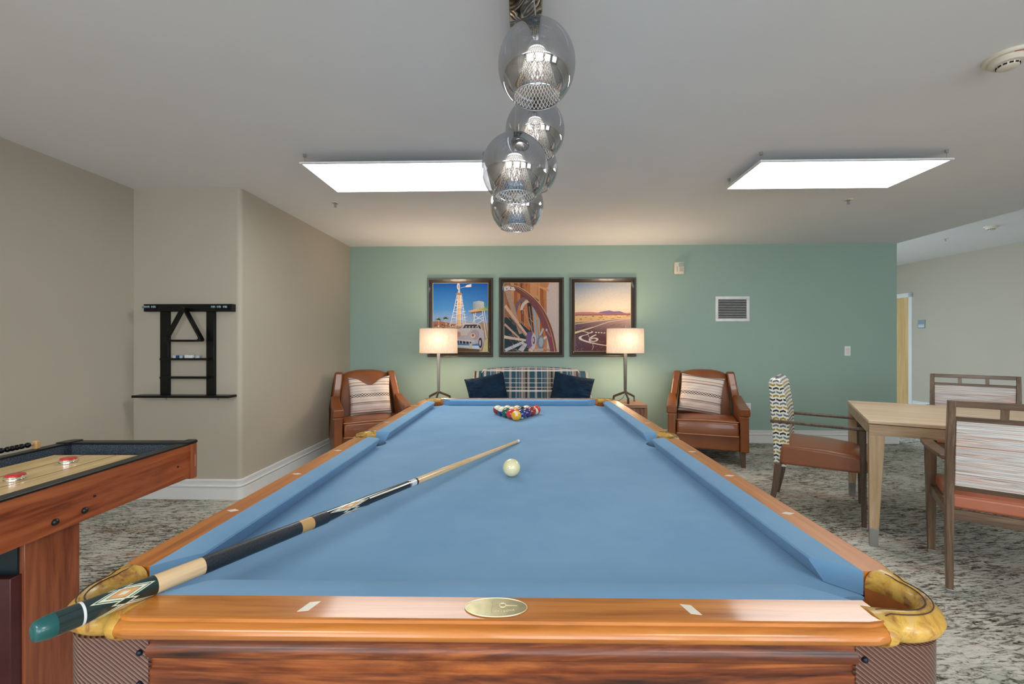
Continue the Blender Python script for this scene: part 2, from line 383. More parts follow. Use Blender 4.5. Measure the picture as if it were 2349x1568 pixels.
# ------------------------------------------------------------------ room shell
CE = 2.44; CH = 2.73; YB = 5.36; XL = -2.27; XLL = -3.13; YF = 3.31; XE = 4.474; YR = -3.5
struct(MB().box(XLL-.2, 8.6, YR-.2, 9.2, -.1, 0).build('floor', M['carpet'], smooth=0))
mb = MB().box(XLL-.2, XE, YR-.2, YB+.15, CE, CE+.12)
mb.box(XE, 8.6, YR-.2, 9.2, CH, CH+.1)
mb.box(XE-.02, XE, YR-.2, YB+.15, CE+.1, CH)
struct(mb.build('ceiling', M['ceil'], smooth=0))
struct(MB().box(XL-.01, XE, YB, YB+.14, 0, CE+.3).build('wall_back', M['green'], smooth=0))
struct(MB().box(XLL-.12, XLL, YR-.1, YF+.1, 0, CE).build('wall_left', M['wall'], smooth=0))
struct(MB().box(XLL-.1, XL-.0302, YF, YF+.12, 0, CE).build('wall_alcove', M['wall'], smooth=0))
pts = [(XL-.12, YB+.1), (XL-.12, YF+.1205), (XL-.03, YF+.1205), (XL-.03, YF)]+arc(XL-.03, YF+.03, .03, -90, 0, 6)[1:]+[(XL, YB+.1)]
struct(MB().poly(pts, 0, CE).build('wall_side', M['wall'], smooth=40, tri=True, fix=True))
struct(MB().box(4.2, 8.3, 9.0, 9.1, 0, CH).build('wall_hall_end', M['wall'], smooth=0))
# right-hand wall of the hall, slightly skewed
WA = Vector((7.116+.0902*-.53, 9.0, 0)); WD = Vector((.0902, -1, 0)).normalized(); WN = Vector((-WD.y, WD.x, 0))
WA = Vector((7.116-.0478, 9.0, 0))
rotw = math.atan2(WD.y, WD.x)          # local +x runs along the wall toward the camera
MW = Matrix.Translation(WA) @ Matrix.Rotation(rotw, 4, 'Z')
def onwall(u):                          # distance along the right wall seen at column u
    k = (u-CX)/FPX; d = c2w(k, 1); d.z = 0
    den = d.x*WD.y-d.y*WD.x; t = (WA.x*WD.y-WA.y*WD.x)/den
    return (d*t-WA).dot(WD), t
struct(MB().box(0, 12.6, 0, .12, 0, CH, M=MW).build('wall_right', M['wall'], smooth=0))
# wall behind the camera with three window openings
mb = MB(); wins = [(-2.55, -.85), (-.25, 1.45), (2.05, 3.75), (4.7, 7.3)]
x = XLL-.1
for a, b in wins: mb.box(x, a, YR-.12, YR, 0, CH); x = b
mb.box(x, 8.5, YR-.12, YR, 0, CH)
for a, b in wins: mb.box(a, b, YR-.12, YR, 0, .7); mb.box(a, b, YR-.12, YR, 2.2, CH)
struct(mb.build('wall_front', M['wall'], smooth=0))
for i, (a, b) in enumerate(wins):
    m = MB(); t_ = .05
    m.box(a, b, YR-.09, YR-.03, .7, .75).box(a, b, YR-.09, YR-.03, 2.15, 2.2).box(a, a+t_, YR-.09, YR-.03, .75, 2.15).box(b-t_, b, YR-.09, YR-.03, .75, 2.15)
    c = (a+b)/2; m.box(c-.02, c+.02, YR-.08, YR-.04, .75, 2.15)
    struct(m.build('window_%d' % (i+1), M['trim'], smooth=0))
# baseboards
BP = [(0,0), (.016,0), (.016,.092), (.009,.0935), (.009,.097), (.018,.099), (.020,.104), (.018,.109), (.010,.111), (.011,.128), (.014,.140), (.009,.1415), (.009,.144), (.013,.146), (.012,.153), (.004,.156), (0,.156)]
def baseboard(name, path):      # path in xy; the room lies to the left of the direction of travel
    pts = [Vector((p[0], p[1])) for p in path]; rings = []
    for i, p in enumerate(pts):
        d0 = (pts[i]-pts[i-1]).normalized() if i > 0 else (pts[1]-pts[0]).normalized()
        d1 = (pts[i+1]-pts[i]).normalized() if i < len(pts)-1 else d0
        n0 = Vector((-d0.y, d0.x)); n1 = Vector((-d1.y, d1.x)); n = (n0+n1).normalized(); n = n/max(.3, n.dot(n0))
        rings.append([(p.x+n.x*a, p.y+n.y*a, z) for a, z in BP])
    o = MB().loft(rings, True, True).build(name, M['trim'], smooth=30, fix=True); struct(o); return o
baseboard('baseboard_back', [(XE+.001, YB+.14), (XE+.001, YB), (XL+.018, YB)])
ar = arc(XL-.03, YF+.03, .03, 0, -90, 5)
baseboard('baseboard_side', [(XL, YB)]+ar+[(XLL+.018, YF)])
baseboard('baseboard_left', [(XLL, YF), (XLL, YR)])
w0 = WA+WD*.0; w1 = WA+WD*12.4
dr0, _ = onwall(2050); dr1, _ = onwall(2094.5)
baseboard('baseboard_right', [tuple((WA+WD*12.4)[:2]), tuple((WA+WD*(dr1))[:2])])
baseboard('baseboard_front', [(XLL, YR), (8.2, YR)])

# door in the hall
da, _ = onwall(2020); db, _ = onwall(2087); dc, _ = onwall(2094.5)
m = MB().box(db, dc, -.03, .02, 0, 2.17, M=MW).box(da-.08, dc, -.03, .02, 2.09, 2.17, M=MW).box(da-.08, da, -.03, .02, 0, 2.17, M=MW)
struct(m.build('trim_1', M['trim'], smooth=0))
d = MB().box(da, db, -.012, .03, .01, 2.09, M=MW).build('door_1', M['door'], smooth=0); struct(d)
Mh = MW @ Matrix.Translation((da+.12, -.02, 1.0))
h = MB().tube([(0,0,0), (0,-.05,0), (.10,-.055,0)], .011, 8, M=Mh).lathe([(.028,-.0),(.028,.012)], 16, M=Mh @ Matrix.Rotation(R(90), 4, 'X')).build('door_handle', M['nickel'], d)
zz = [onwall(2064)]
# plaque on the hall wall
pa, tz = onwall(2106.5); pb, tz2 = onwall(2123)
zt = HC-(733-CY)/FPX*tz*1; 
def wall_h(u, v):
    s, t = onwall(u); return s, HC-(v-CY)/FPX*t
s0, z1 = wall_h(2106.5, 734); s1, z0 = wall_h(2123, 752)
pr = empty('room_sign', tuple(WA+WD*((s0+s1)/2)+Vector((0,0,z0))), rotw, 'small grey blue room sign with white band on the hall wall beside the door', 'sign')
wv = abs(s1-s0)/2; hh = z1-z0
MB().box(-wv, wv, -.012, 0, 0, hh).build('sign_panel', plain('sign_blue_grey', sr(132,152,164), .4), pr, bevel=.004)
MB().box(-wv*.8, wv*.8, -.015, -.011, hh*.12, hh*.24).box(-wv*.8, wv*.8, -.015, -.011, hh*.32, hh*.42).build('sign_strip', M['whitep'], pr)

# ------------------------------------------------------------------ suspended light panels
def light_panel(x0, x1, y0, y1, label):
    cx, cy = (x0+x1)/2, (y0+y1)/2; hx, hy = (x1-x0)/2, (y1-y0)/2; zp = PZ
    r = empty('ceiling_light', (cx, cy, zp), 0, label, 'ceiling light', 'flat light panels hanging under the ceiling')
    MB().box(-hx+.012, hx-.012, -hy+.012, hy-.012, -.001, .005).build('diffuser', M['panel'], r, smooth=0)
    f = .014
    m = MB().box(-hx, hx, -hy, -hy+f, -.003, .007).box(-hx, hx, hy-f, hy, -.003, .007).box(-hx, -hx+f, -hy+f, hy-f, -.003, .007).box(hx-f, hx, -hy+f, hy-f, -.003, .007)
    m.box(-hx+f, hx-f, -hy+f, hy-f, .0062, .007)
    m.build('housing', M['whitep'], r, smooth=0)
    for sx in (-1, 1):
        for sy in (-1, 1):
            px, py = sx*(hx+.0)-sx*.02, sy*(hy-.03)
            mm = MB().tube([(px, py, .02), (px, py, CE-zp)], .0015, 6)
            mm.lathe([(.010, CE-zp-.02), (.010, CE-zp)], 10, M=Matrix.Translation((px, py, 0)))
            mm.build('hanger', M['nickel'], r)
    return r
PZ = 2.37
a = onz(680, 367, PZ); b = onz(770, 441, PZ); 
light_panel((a.x+b.x)/2, (a.x+b.x)/2+1.20, a.y+.045, b.y, 'bright rectangular light panel under the ceiling to the left of the pendant')
a = onz(1753, 360, PZ); b = onz(1666, 433, PZ); c = onz(2200, 359, PZ); d = onz(2035, 432, PZ)
light_panel((a.x+b.x)/2, (c.x+d.x)/2, (a.y+c.y)/2+.045, (b.y+d.y)/2, 'bright rectangular light panel under the ceiling to the right of the pendant')

# ------------------------------------------------------------------ ceiling bits
def detector(u, v, zc, label, red=False, k=1.0):
    p = onz(u, v, zc); r = empty('smoke_detector', (p.x, p.y, zc), 0, label, 'smoke detector', 'round smoke detectors')
    MB().lathe([(.078*k, 0), (.078*k, -.010), (.074*k, -.014), (.060*k, -.014)], 40, M=None, caps=False).build('base_ring', M['cream'], r)
    MB().lathe([(.060*k, -.013), (.060*k, -.024), (.052*k, -.034), (.036*k, -.036), (.034*k, -.046), (.024*k, -.052), (.0001, -.053)], 40, caps=False).build('sensor_dome', M['cream'], r)
    m = MB()
    for i in range(12):
        a = 2*PI*i/12
        m.box(.0335*k, .0365*k, -.006, .006, -.044, -.038, M=Matrix.Rotation(a, 4, 'Z'))
    m.build('vent_slot', M['void'], r, smooth=0)
    if red:
        m = MB()
        for i in range(9): m.box(.063, .068, -.0035, .0035, -.0150, -.0138, M=Matrix.Rotation(R(-118+i*6.5), 4, 'Z'))
        m.build('red_marking', M['red'], r, smooth=0)
    return r
detector(2312, 130, CE, 'round smoke detector with red marking at the upper right', True)
detector(2274, 519, CH, 'small distant smoke detector on the hall ceiling', k=.95)
def sprinkler(u, v, zc, label):
    p = onz(u, v, zc); r = empty('fire_sprinkler', (p.x, p.y, zc), 0, label, 'sprinkler', 'ceiling sprinklers')
    MB().lathe([(.036, 0), (.034, -.004), (.016, -.006)], 24, caps=False).build('escutcheon', M['cream'], r)
    m = MB().lathe([(.008, -.002), (.008, -.018), (.004, -.02), (.004, -.036)], 12).lathe([(.013, -.036), (.013, -.0375)], 16)
    m.tube([(.008,0,-.015), (.011,0,-.025), (.003,0,-.037)], .0015, 6).tube([(-.008,0,-.015), (-.011,0,-.025), (-.003,0,-.037)], .0015, 6)
    m.build('sprinkler_head', M['nickel'], r)
sprinkler(769, 465, CE, 'small ceiling sprinkler below the left light panel')
sprinkler(1946, 458, CE, 'small ceiling sprinkler below the right light panel')
sprinkler(2169, 547, CH, 'small sprinkler on the hall ceiling above the green wall edge')

# ------------------------------------------------------------------ pool table
TW, TL = .559, 1.1175            # half playing field
ZR = .833; ZB = ZR-.041
tc = Vector((-.0375*math.cos(PHI)-1.826*math.sin(PHI), -.0375*math.sin(PHI)+1.826*math.cos(PHI), 0))
PT = empty('pool_table', tc, PHI, 'large pool table with blue cloth, honey wood rails and yellow leather pockets', 'pool table')
# bed outline with pocket cut-outs
def bed_outline():
    o = .052; q = []
    def corner(sx, sy):   # points from end side to long side, cut circle
        cx, cy = TW+.036, TL+.036; r = .062
        a0 = 180+ -math.degrees(math.asin((0.016)/r)); pts = []
        A = math.degrees(math.acos(.016/r))
        # circle centre outside corner; trace arc facing the table centre from the end edge to the long edge
        for i in range(11):
            a = R(180-(90-A) - (-1)*0) if False else None
        res = []
        th0 = math.atan2(o-.036, -math.sqrt(r*r-(o-.036)**2)); th1 = math.atan2(-math.sqrt(r*r-(o-.036)**2), o-.036)
        if th0 < 0: th0 += 2*PI
        if th1 < 0: th1 += 2*PI
        for i in range(11):
            t = th0+(th1-th0)*i/10; res.append((sx*(cx+r*math.cos(t)), sy*(cy+r*math.sin(t))))
        return res
    def side(sx):
        return [(sx*(TW+.052+.056*math.cos(t)), .060*math.sin(t)) for t in [R(a) for a in range(270, 89, -18)]]
    q += corner(1, 1)                       # top end -> right side
    s = side(1); s = list(reversed(s)); q += s if s[0][1] > s[-1][1] else list(reversed(s))
    q += list(reversed(corner(1, -1)))
    q += corner(-1, -1)
    s = side(-1); q += sorted(s, key=lambda p: p[1])
    q += list(reversed(corner(-1, 1)))
    return q
def fix_side(q): return q
MB().poly(bed_outline(), ZB-.03, ZB).build('bed', M['cloth'], PT, smooth=0, tri=True, fix=True)
# cushions
CPF = [(.054, .0), (.030, -.0006), (.009, -.0025), (.0025, -.0045), (0, -.0075), (.0012, -.011), (.006, -.020), (.016, -.040), (.054, -.040)]
ec = lambda o: .0875-1.10*o
es = lambda o: .064-.25*o
def cushion(fn0, fn1, place):
    rings = []
    for side_, fn in ((0, fn0), (1, fn1)):
        rings.append([place(fn(o), o, ZR+z) for o, z in CPF])
    k = 10; full = []
    for i in range(k+1):
        t = i/k; full.append([Vector(a).lerp(Vector(b), t) for a, b in zip(*rings)])
    return MB().loft(full, True, True).build('cushion', M['cloth'], PT, smooth=30, fix=True)
for sx in (-1, 1):
    cushion(lambda o: -(TL-ec(o)), lambda o: -es(o), lambda s, o, z: (sx*(TW+o), s, z))
    cushion(lambda o: es(o), lambda o: TL-ec(o), lambda s, o, z: (sx*(TW+o), s, z))
for sy in (-1, 1):
    cushion(lambda o: -(TW-ec(o)), lambda o: TW-ec(o), lambda s, o, z: (s, sy*(TL+o), z))
# wooden rails
RPF = [(.054, 0), (.0555, 0), (.1045, 0), (.106, 0), (.1085, -.001), (.1095, -.005), (.112, -.0055), (.1165, -.007), (.1205, -.011), (.122, -.016), (.120, -.022), (.115, -.027), (.107, -.031), (.098, -.034), (.054, -.034)]
def rail(f0, f1, place, mat, round0=0, round1=0):
    full = []; L = f1-f0; ss = [0, .004, .012, .03]
    seq = []
    for t in ss[:-1]: seq.append((f0+t, t))
    for i in range(9): seq.append((f0+.03+(L-.06)*i/8, 1))
    for t in reversed(ss[:-1]): seq.append((f1-t, t))
    for s, t in seq:
        sh = 0 if t == 1 else .012*(1-(t/.03))**2
        full.append([place(s, .054+(o-.054)*(1-sh/.072), ZR+z) for o, z in RPF])
    return MB().loft(full, True, True).build('rail', mat, PT, smooth=32, fix=True)
def diamond(parent, place, c, off=.080):
    m = MB(); a, b = .0075, .0140
    q = [place(c, off-b, ZR+.0004), place(c+a, off, ZR+.0004), place(c, off+b, ZR+.0004), place(c-a, off, ZR+.0004)]
    q2 = [(x, y, z-.002) for x, y, z in q]
    m.hexa(q2, q).build('diamond_inlay', M['pearl'], parent, smooth=0, fix=True)
for sx in (-1, 1):
    pl = lambda s, o, z, sx=sx: (sx*(TW+o), s, z)
    for a, b, ks in ((-(TL-.030), -.072, (-3, -2, -1)), (.072, TL-.030, (1, 2, 3))):
        r = rail(a, b, pl, M['rail_y'])
        for k in ks: diamond(r, pl, k*TL/4)
for sy in (-1, 1):
    pl = lambda s, o, z, sy=sy: (s, sy*(TL+o), z)
    r = rail(-(TW-.012), TW-.012, pl, M['rail_x'])
    for k in ((-1, 1) if sy < 0 else (-1, 0, 1)):
        # on the short rails the inlays are slanted lozenges
        c = k*TW/2; m = MB(); o = .080; a = .0055; b = .0125; sl = .006
        q = [pl(c-a-sl, o+b, ZR+.0004), pl(c+a-sl*.3, o+b*.8, ZR+.0004), pl(c+a+sl, o-b, ZR+.0004), pl(c-a+sl*.3, o-b*.8, ZR+.0004)]
        if sy < 0 and k > 0: q = [(2*c-x, y, z) for x, y, z in q]
        m.hexa([(x, y, z-.002) for x, y, z in q], q).build('diamond_inlay', M['pearl'], r, smooth=0, fix=True)
    if sy < 0:     # oval nameplate
        Mo = Matrix.Translation((-.004, -(TL+.080), ZR-.001))
        n = MB().poly([(.0455*math.cos(t), .0225*math.sin(t)) for t in [2*PI*i/48 for i in range(48)]], 0, .0022, M=Mo).build('nameplate', M['brass'], PT, smooth=0)
        n['label'] = 'oval brass maker plate on the near rail'
        m = MB()
        m.tube([(.0455*math.cos(t), .0225*math.sin(t), .0022) for t in [2*PI*i/48 for i in range(48)]], .0007, 6, M=Mo, closed=True)
        m.tube([(.0095+.0048*math.cos(t), .004+.0048*math.sin(t), .0024) for t in [2*PI*i/20 for i in range(20)]], .0008, 6, M=Mo, closed=True)
        m.poly([(.014, .0052), (.031, .0038), (.014, .0026)][::-1], .0021, .0027, M=Mo)
        m.tube([(-.0065, .013, .0023), (-.005, .004, .0023), (-.0058, -.004, .0023), (-.0052, -.013, .0023)], .0007, 5, M=Mo)
        for i, ch in enumerate('ARIZONA'):
            xx = .000+.0042*i; yy = -.0105+.0011*(i-1.0)**1.45*.35 if i > 1 else -.0105
            text_mb(m, ch, .0052, Mo @ Matrix.Translation((xx, yy, .0023)) @ Matrix.Rotation(R(3+2.2*i), 4, 'Z'), .0003)
        m.build('nameplate_relief', M['brass2'], n, smooth=0)
# leather pockets
def band(inner, outer, name, mat, prof):
    rings = []
    for (xi, yi), (xo, yo) in zip(inner, outer):
        w_ = math.hypot(xo-xi, yo-yi); ux, uy = (xo-xi)/w_, (yo-yi)/w_; ring = []
        for mode, d, z in prof:
            s = d if mode == 'i' else (w_-d if mode == 'o' else w_*d)
            ring.append((xi+ux*s, yi+uy*s, ZR+z))
        rings.append(ring)
    return MB().loft(rings, True, True).build(name, mat, PT, smooth=50, fix=True)
PPF = [('i', .004, -.034), ('i', .0, -.024), ('i', .001, -.014), ('i', .0035, -.007), ('i', .008, -.002), ('i', .014, .0008), ('f', .5, .0025), ('o', .020, .0010), ('o', .010, -.003), ('o', .003, -.009), ('o', 0, -.017), ('o', .003, -.026), ('o', .011, -.034), ('o', .022, -.040), ('o', .030, -.043)]
def resamp(pts, n):
    P = [Vector(p) for p in pts]; L = [0]
    for i in range(1, len(P)): L.append(L[-1]+(P[i]-P[i-1]).length)
    out = []
    for k in range(n):
        t = L[-1]*k/(n-1); i = 1
        while i < len(L)-1 and L[i] < t: i += 1
        f = (t-L[i-1])/max(1e-9, L[i]-L[i-1]); p = P[i-1].lerp(P[i], f); out.append((p.x, p.y))
    return out
def pocket(inner, outer, tr):
    N = 33
    I = [tr(p) for p in resamp(inner, N)]; O = [tr(p) for p in resamp(outer, N)]
    pk = band(I, O, 'pocket', M['pocket'], PPF)
    m = MB()
    for fr in (.36, .62):
        pts = []
        for (xi, yi), (xo, yo) in list(zip(I, O))[2:-2]: pts.append((xi+(xo-xi)*fr, yi+(yo-yi)*fr, ZR+.0016))
        m.tube(pts, .0009, 5)
    m.build('stitching', M['stitch'], pk)
    # lining bucket below the rim
    cx = sum(p[0] for p in I)/N; cy = sum(p[1] for p in I)/N
    rings = []
    for k, z in ((1.03, -.018), (1.0, -.045), (.95, -.075), (.80, -.10), (.5, -.108), (.02, -.11)):
        rings.append([(cx+(x-cx)*k, cy+(y-cy)*k, ZR+(min(z, -.043) if (z > -.043 and (j in ())) else z)) for j, (x, y) in enumerate(I)])
    b = MB().loft(rings, False, False)
    # mouth side wall below the bed
    b.add([(I[0][0], I[0][1], ZB-.002), (I[-1][0], I[-1][1], ZB-.002), (cx+(I[-1][0]-cx)*.8, cy+(I[-1][1]-cy)*.8, ZR-.1), (cx+(I[0][0]-cx)*.8, cy+(I[0][1]-cy)*.8, ZR-.1)], [(0,1,2,3)])
    b.build('pocket_lining', M['pocket_in'], pk, smooth=60)
ci = [(.0545, -.026), (.066, -.010)]+[(.034+.044*math.cos(R(a)), .024+.042*math.sin(R(a))) for a in range(-20, 111, 10)]+[(-.008, .060), (-.026, .0545)]
co_ = [(.118, -.036), (.118, -.01)]+arc(.026, .026, .083, -16, 106, 20)+[(-.01, .118), (-.022, .118)]
for sx in (-1, 1):
    for sy in (-1, 1):
        pocket(ci, co_, lambda p, sx=sx, sy=sy: (sx*(TW+p[0]), sy*(TL+p[1])))
si = [(.0545, -.050), (.070, -.048)]+arc(.062, 0, .044, -68, 68, 12)+[(.070, .048), (.0545, .050)]
so = [(.0545, -.078), (.100, -.078), (.117, -.070)]+arc(.062, 0, .070, -42, 42, 12)+[(.117, .070), (.100, .078), (.0545, .078)]
for sx in (-1, 1): pocket(si, so, lambda p, sx=sx: (sx*(TW+p[0]), p[1]))
# aprons
AP = [(.060, -.033), (.092, -.033), (.092, -.048), (.0945, -.0505), (.0972, -.055), (.0975, -.060), (.0962, -.065), (.0925, -.069), (.0895, -.071), (.0895, -.084), (.0925, -.086), (.0925, -.120), (.088, -.20), (.060, -.20)]
for sy in (-1, 1):
    o = [[(s, sy*(TL+a), ZR+z) for a, z in AP] for s in (-(TW-.050), TW-.050)]
    MB().loft(o, True, True).build('apron', M['apron_x'], PT, smooth=30, fix=True)
for sx in (-1, 1):
    o = [[(sx*(TW+a), s, ZR+z) for a, z in AP] for s in (-(TL-.050), TL-.050)]
    MB().loft(o, True, True).build('apron', M['apron_y'], PT, smooth=30, fix=True)
# ribbed corner caps with bolts, legs
for sx in (-1, 1):
    for sy in (-1, 1):
        path = [(-.052, .094)]+[(.0, .094)]+arc(.036, .040, .055, 90, 0, 10)+[(.091, .0), (.094, -.052)]
        outer = [(sx*(TW+a), sy*(TL+b)) for a, b in path]; inner = [(sx*(TW+a*.9-.008), sy*(TL+b*.9-.008)) for a, b in path]
        pg = outer+list(reversed(inner))
        cp = MB().poly(pg, ZR-.21, ZR-.040).build('corner_cap', M['ribcap'], PT, smooth=40, tri=True, fix=True)
        for bz in (-.060, -.105):
            MB().sphere((sx*(TW-.040), sy*(TL+.0945), ZR+bz), .0045, 12, 8).build('bolt', M['navybolt'], cp)
            MB().sphere((sx*(TW+.0945), sy*(TL-.040), ZR+bz), .0045, 12, 8).build('bolt', M['navybolt'], cp)
        mx, my = sx*(TW-.02), sy*(TL-.05)
        MB().lathe([(.055, 0), (.06, .03), (.045, .06), (.05, .12), (.07, .3), (.078, .5), (.07, .58), (.085, .6), (.085, .63)], 24, M=Matrix.Translation((mx, my, 0))).build('leg', M['apron_y'], PT)
MB().box(-TW-.03, TW+.03, -TL-.03, TL+.03, ZR-.22, ZR-.115).build('cabinet_underframe', M['apron_y'], PT, smooth=0)

# ------------------------------------------------------------------ balls
def tabw(x, y, z): return PT_M @ Vector((x, y, z))
PT_M = Matrix.Translation(tc) @ Matrix.Rotation(PHI, 4, 'Z')
BR = .02857
def ballmat(name, c, stripe):
    t = NT(name); s = t.xyz()
    wht = sr(232,226,200)
    if stripe:
        f = t.math('LESS_THAN', t.math('ABSOLUTE', s[2]), BR*.52); col = t.mix(f, wht, c)
    else:
        col = c
    # number spot on +y side of the ball
    rr = t.math('SQRT', t.math('ADD', t.math('MULTIPLY', s[0], s[0]), t.math('MULTIPLY', s[2], s[2])))
    sp = t.math('MULTIPLY', t.math('LESS_THAN', rr, BR*.33), t.math('GREATER_THAN', s[1], 0.0))
    t.base(t.mix(sp, col, wht)); t.set(.08, coat=1, crough=.02); return t.m
sph = MB().sphere((0,0,0), BR, 40, 24)
bcol = {'yellow': sr(232,172,30), 'blue': sr(16,50,120), 'red': sr(206,52,48), 'purple': sr(62,26,104), 'orange': sr(226,112,48), 'green': sr(10,92,72), 'maroon': sr(150,34,36), 'black': sr(12,12,14)}
rack = [  # row, index, colour, stripe, tilt(euler), phrase
 (0,0,'yellow',0,(R(142),0,R(6)),'solid yellow ball at the front point of the rack'),
 (1,0,'red',0,(R(60),R(20),0),'solid red ball just behind the yellow one on the left'),
 (1,1,'blue',0,(R(-60),R(30),R(150)),'solid blue ball just behind the yellow one on the right'),
 (2,0,'green',0,(R(40),0,R(90)),'solid green ball on the left edge of the rack'),
 (2,1,'orange',0,(R(100),R(10),R(30)),'solid orange ball in the middle of the rack'),
 (2,2,'purple',0,(R(-60),R(-10),R(170)),'solid purple ball on the right edge of the rack'),
 (3,0,'blue',1,(R(25),R(-8),0),'white ball with a dark blue stripe on the left edge of the rack'),
 (3,1,'yellow',1,(R(80),R(10),0),'white ball with a yellow stripe inside the rack behind the green ball'),
 (3,2,'black',0,(R(10),R(30),0),'solid black ball inside the rack'),
 (3,3,'maroon',0,(R(10),R(30),R(90)),'solid dark red ball near the right end of the rack'),
 (4,0,'maroon',1,(R(20),R(10),0),'white ball with a maroon stripe at the back left corner of the rack'),
 (4,1,'green',1,(R(5),R(5),0),'white topped green striped ball in the back row, left of centre'),
 (4,2,'orange',1,(R(70),R(20),0),'white ball with an orange stripe at the centre of the back row'),
 (4,3,'purple',1,(R(10),R(-5),0),'white topped purple striped ball in the back row, right of centre'),
 (4,4,'red',1,(R(0),R(75),R(60)),'white ball with a red stripe at the back right corner of the rack')]
bm_cache = {}
sphm = None
y0 = TL-.559
for row, i, c, st, eu, ph in rack:
    key = (c, st)
    if key not in bm_cache: bm_cache[key] = ballmat('ball_%s_%s' % (c, 'striped' if st else 'solid'), bcol[c], st)
    bx = -.008+(i-row/2)*2*BR*1.003; by = y0+row*math.sqrt(3)*BR*1.003
    b = sph.build('pool_ball', bm_cache[key], None, smooth=180)
    b.location = tabw(bx, by, ZB+BR); b.rotation_euler = eu
    tag(b, ph, 'ball', 'racked pool balls')
    if row == 0:
        m = MB(); Mf = Matrix.Translation((0, BR*.985, 0)) @ Matrix.Rotation(R(90), 4, 'X') @ Matrix.Rotation(R(180), 4, 'Y')
        text_mb(m, '1', .011, Mf, .0006); n_ = m.build('ball_number', M['black'], b, smooth=0)
cb = sph.build('cue_ball', M['ivory'], None, smooth=180); cb.location = tabw(-.004, -TL+(1.383-.708), ZB+BR)
tag(cb, 'plain ivory white cue ball alone in the middle of the blue cloth', 'ball')

# ------------------------------------------------------------------ cue
pb = c2w(-.617, .560, .8495); pt = c2w(.003, 1.864, ZB+.0070)
ax = (pt-pb); LC = ax.length
cue = empty('pool_cue', pb, 0, 'two piece pool cue with black wrap lying over the near left corner pocket', 'pool cue')
cue.rotation_mode = 'QUATERNION'; cue.rotation_quaternion = ax.to_track_quat('Z', 'Y')
def inlay(name, basec, v0, v1, cols, points=4):
    t = NT(name); s = t.xyz()
    u = t.math('FRACT', t.math('MULTIPLY', t.math('ARCTAN2', s[1], s[0]), points/(2*PI)))
    au = t.math('MULTIPLY', t.math('ABSOLUTE', t.math('SUBTRACT', u, .5)), 2)      # 1 at edges 0 at centre
    vv = t.math('MULTIPLY', t.math('ABSOLUTE', t.math('SUBTRACT', s[2], (v0+v1)/2)), 2/(v1-v0))
    d = t.math('ADD', au, vv)
    d2 = t.math('ADD', t.math('SUBTRACT', 1.0, au), vv)
    c = t.ramp(d, [(0, cols[0]), (.20, cols[1]), (.50, basec), (.55, cols[0]), (.78, basec), (.86, cols[0]), (.98, basec)], 'CONSTANT')
    c2 = t.ramp(d2, [(0, basec), (.30, cols[0]), (.42, basec)], 'CONSTANT')
    f = t.math('LESS_THAN', d2, .42)
    t.base(t.mix(f, c, c2)); t.set(.12, coat=1); return t.m
green_b = sr(14,44,44)
def lines(name, basec):
    t = NT(name); s = t.xyz(); u = t.math('FRACT', t.math('MULTIPLY', t.math('ARCTAN2', s[1], s[0]), 4/(2*PI)))
    t.base(t.ramp(u, [(0, basec), (.40, sr(226,226,206)), (.62, basec)], 'CONSTANT')); t.set(.12, coat=1); return t.m
def wrapm():
    t = NT('black_leather_wrap'); n = t.noise(t.mapping(), 350, 3, .6)
    t.base(t.ramp(n, [(.3, sr(18,22,28)), (.7, sr(44,50,58))])); t.set(.38, coat=.2); t.bump(n, .6, .001); return t.m
wrap = wrapm(); cmaple = wood('cue_maple', sr(206,170,124), sr(226,194,150), sr(236,208,168), 'z', .2, .8, 1.5)
rad = lambda t: .0157-.0042*min(t, .75)/.75*1.25 if t < .75 else .01045-(t-.75)/(LC-.75)*.0040
def seg(name, t0, t1, mat, grow=0.0, n=8):
    prof = []
    for i in range(n+1):
        t = t0+(t1-t0)*i/n; prof.append((rad(t)+grow, t))
    MB().lathe(prof, 28).build(name, mat, cue, smooth=50)
MB().lathe([(.0001, -.013), (.0095, -.0125), (.0128, -.010), (.0142, -.004), (.0152, .0), (.0154, .008)], 28).build('rubber_bumper', plain('teal_rubber', sr(14,84,84), .3, coat=.3), cue, smooth=60)
seg('butt_cap', .008, .032, plain('dark_green_lacquer', green_b, .12, coat=1))
seg('joint_ring', .032, .035, M['whitep'], .0002, 1)
seg('butt_sleeve', .035, .118, inlay('inlaid_butt', green_b, .038, .116, (sr(214,220,196), sr(220,160,104))))
seg('maple_band', .118, .186, cmaple)
seg('wrap', .186, .370, wrap, .0004)
seg('maple_band', .370, .400, plain('tan_band', sr(190,150,96), .4), .0006)
seg('wrap', .400, .437, wrap, .0012)
seg('forearm', .437, .56, inlay('inlaid_forearm', sr(14,22,36), .44, .56, (sr(226,226,206), sr(220,160,104))))
seg('forearm', .56, .713, lines('lined_forearm', sr(12,18,34)))
seg('joint_ring', .713, .719, M['nickel'], .0002, 1)
seg('joint_collar', .719, .742, plain('white_joint_collar', sr(206,210,214), .15, coat=.8), .0001)
seg('joint_ring', .742, .749, M['blackp'], .0002, 1)
seg('shaft', .749, LC-.026, cmaple, n=12)
seg('ferrule', LC-.026, LC-.006, M['whitep'], 0, 2)
MB().lathe([(.0064, LC-.006), (.0062, LC-.002), (.004, LC)], 20).build('cue_tip', plain('blue_grey_tip', sr(88,108,124), .8), cue)

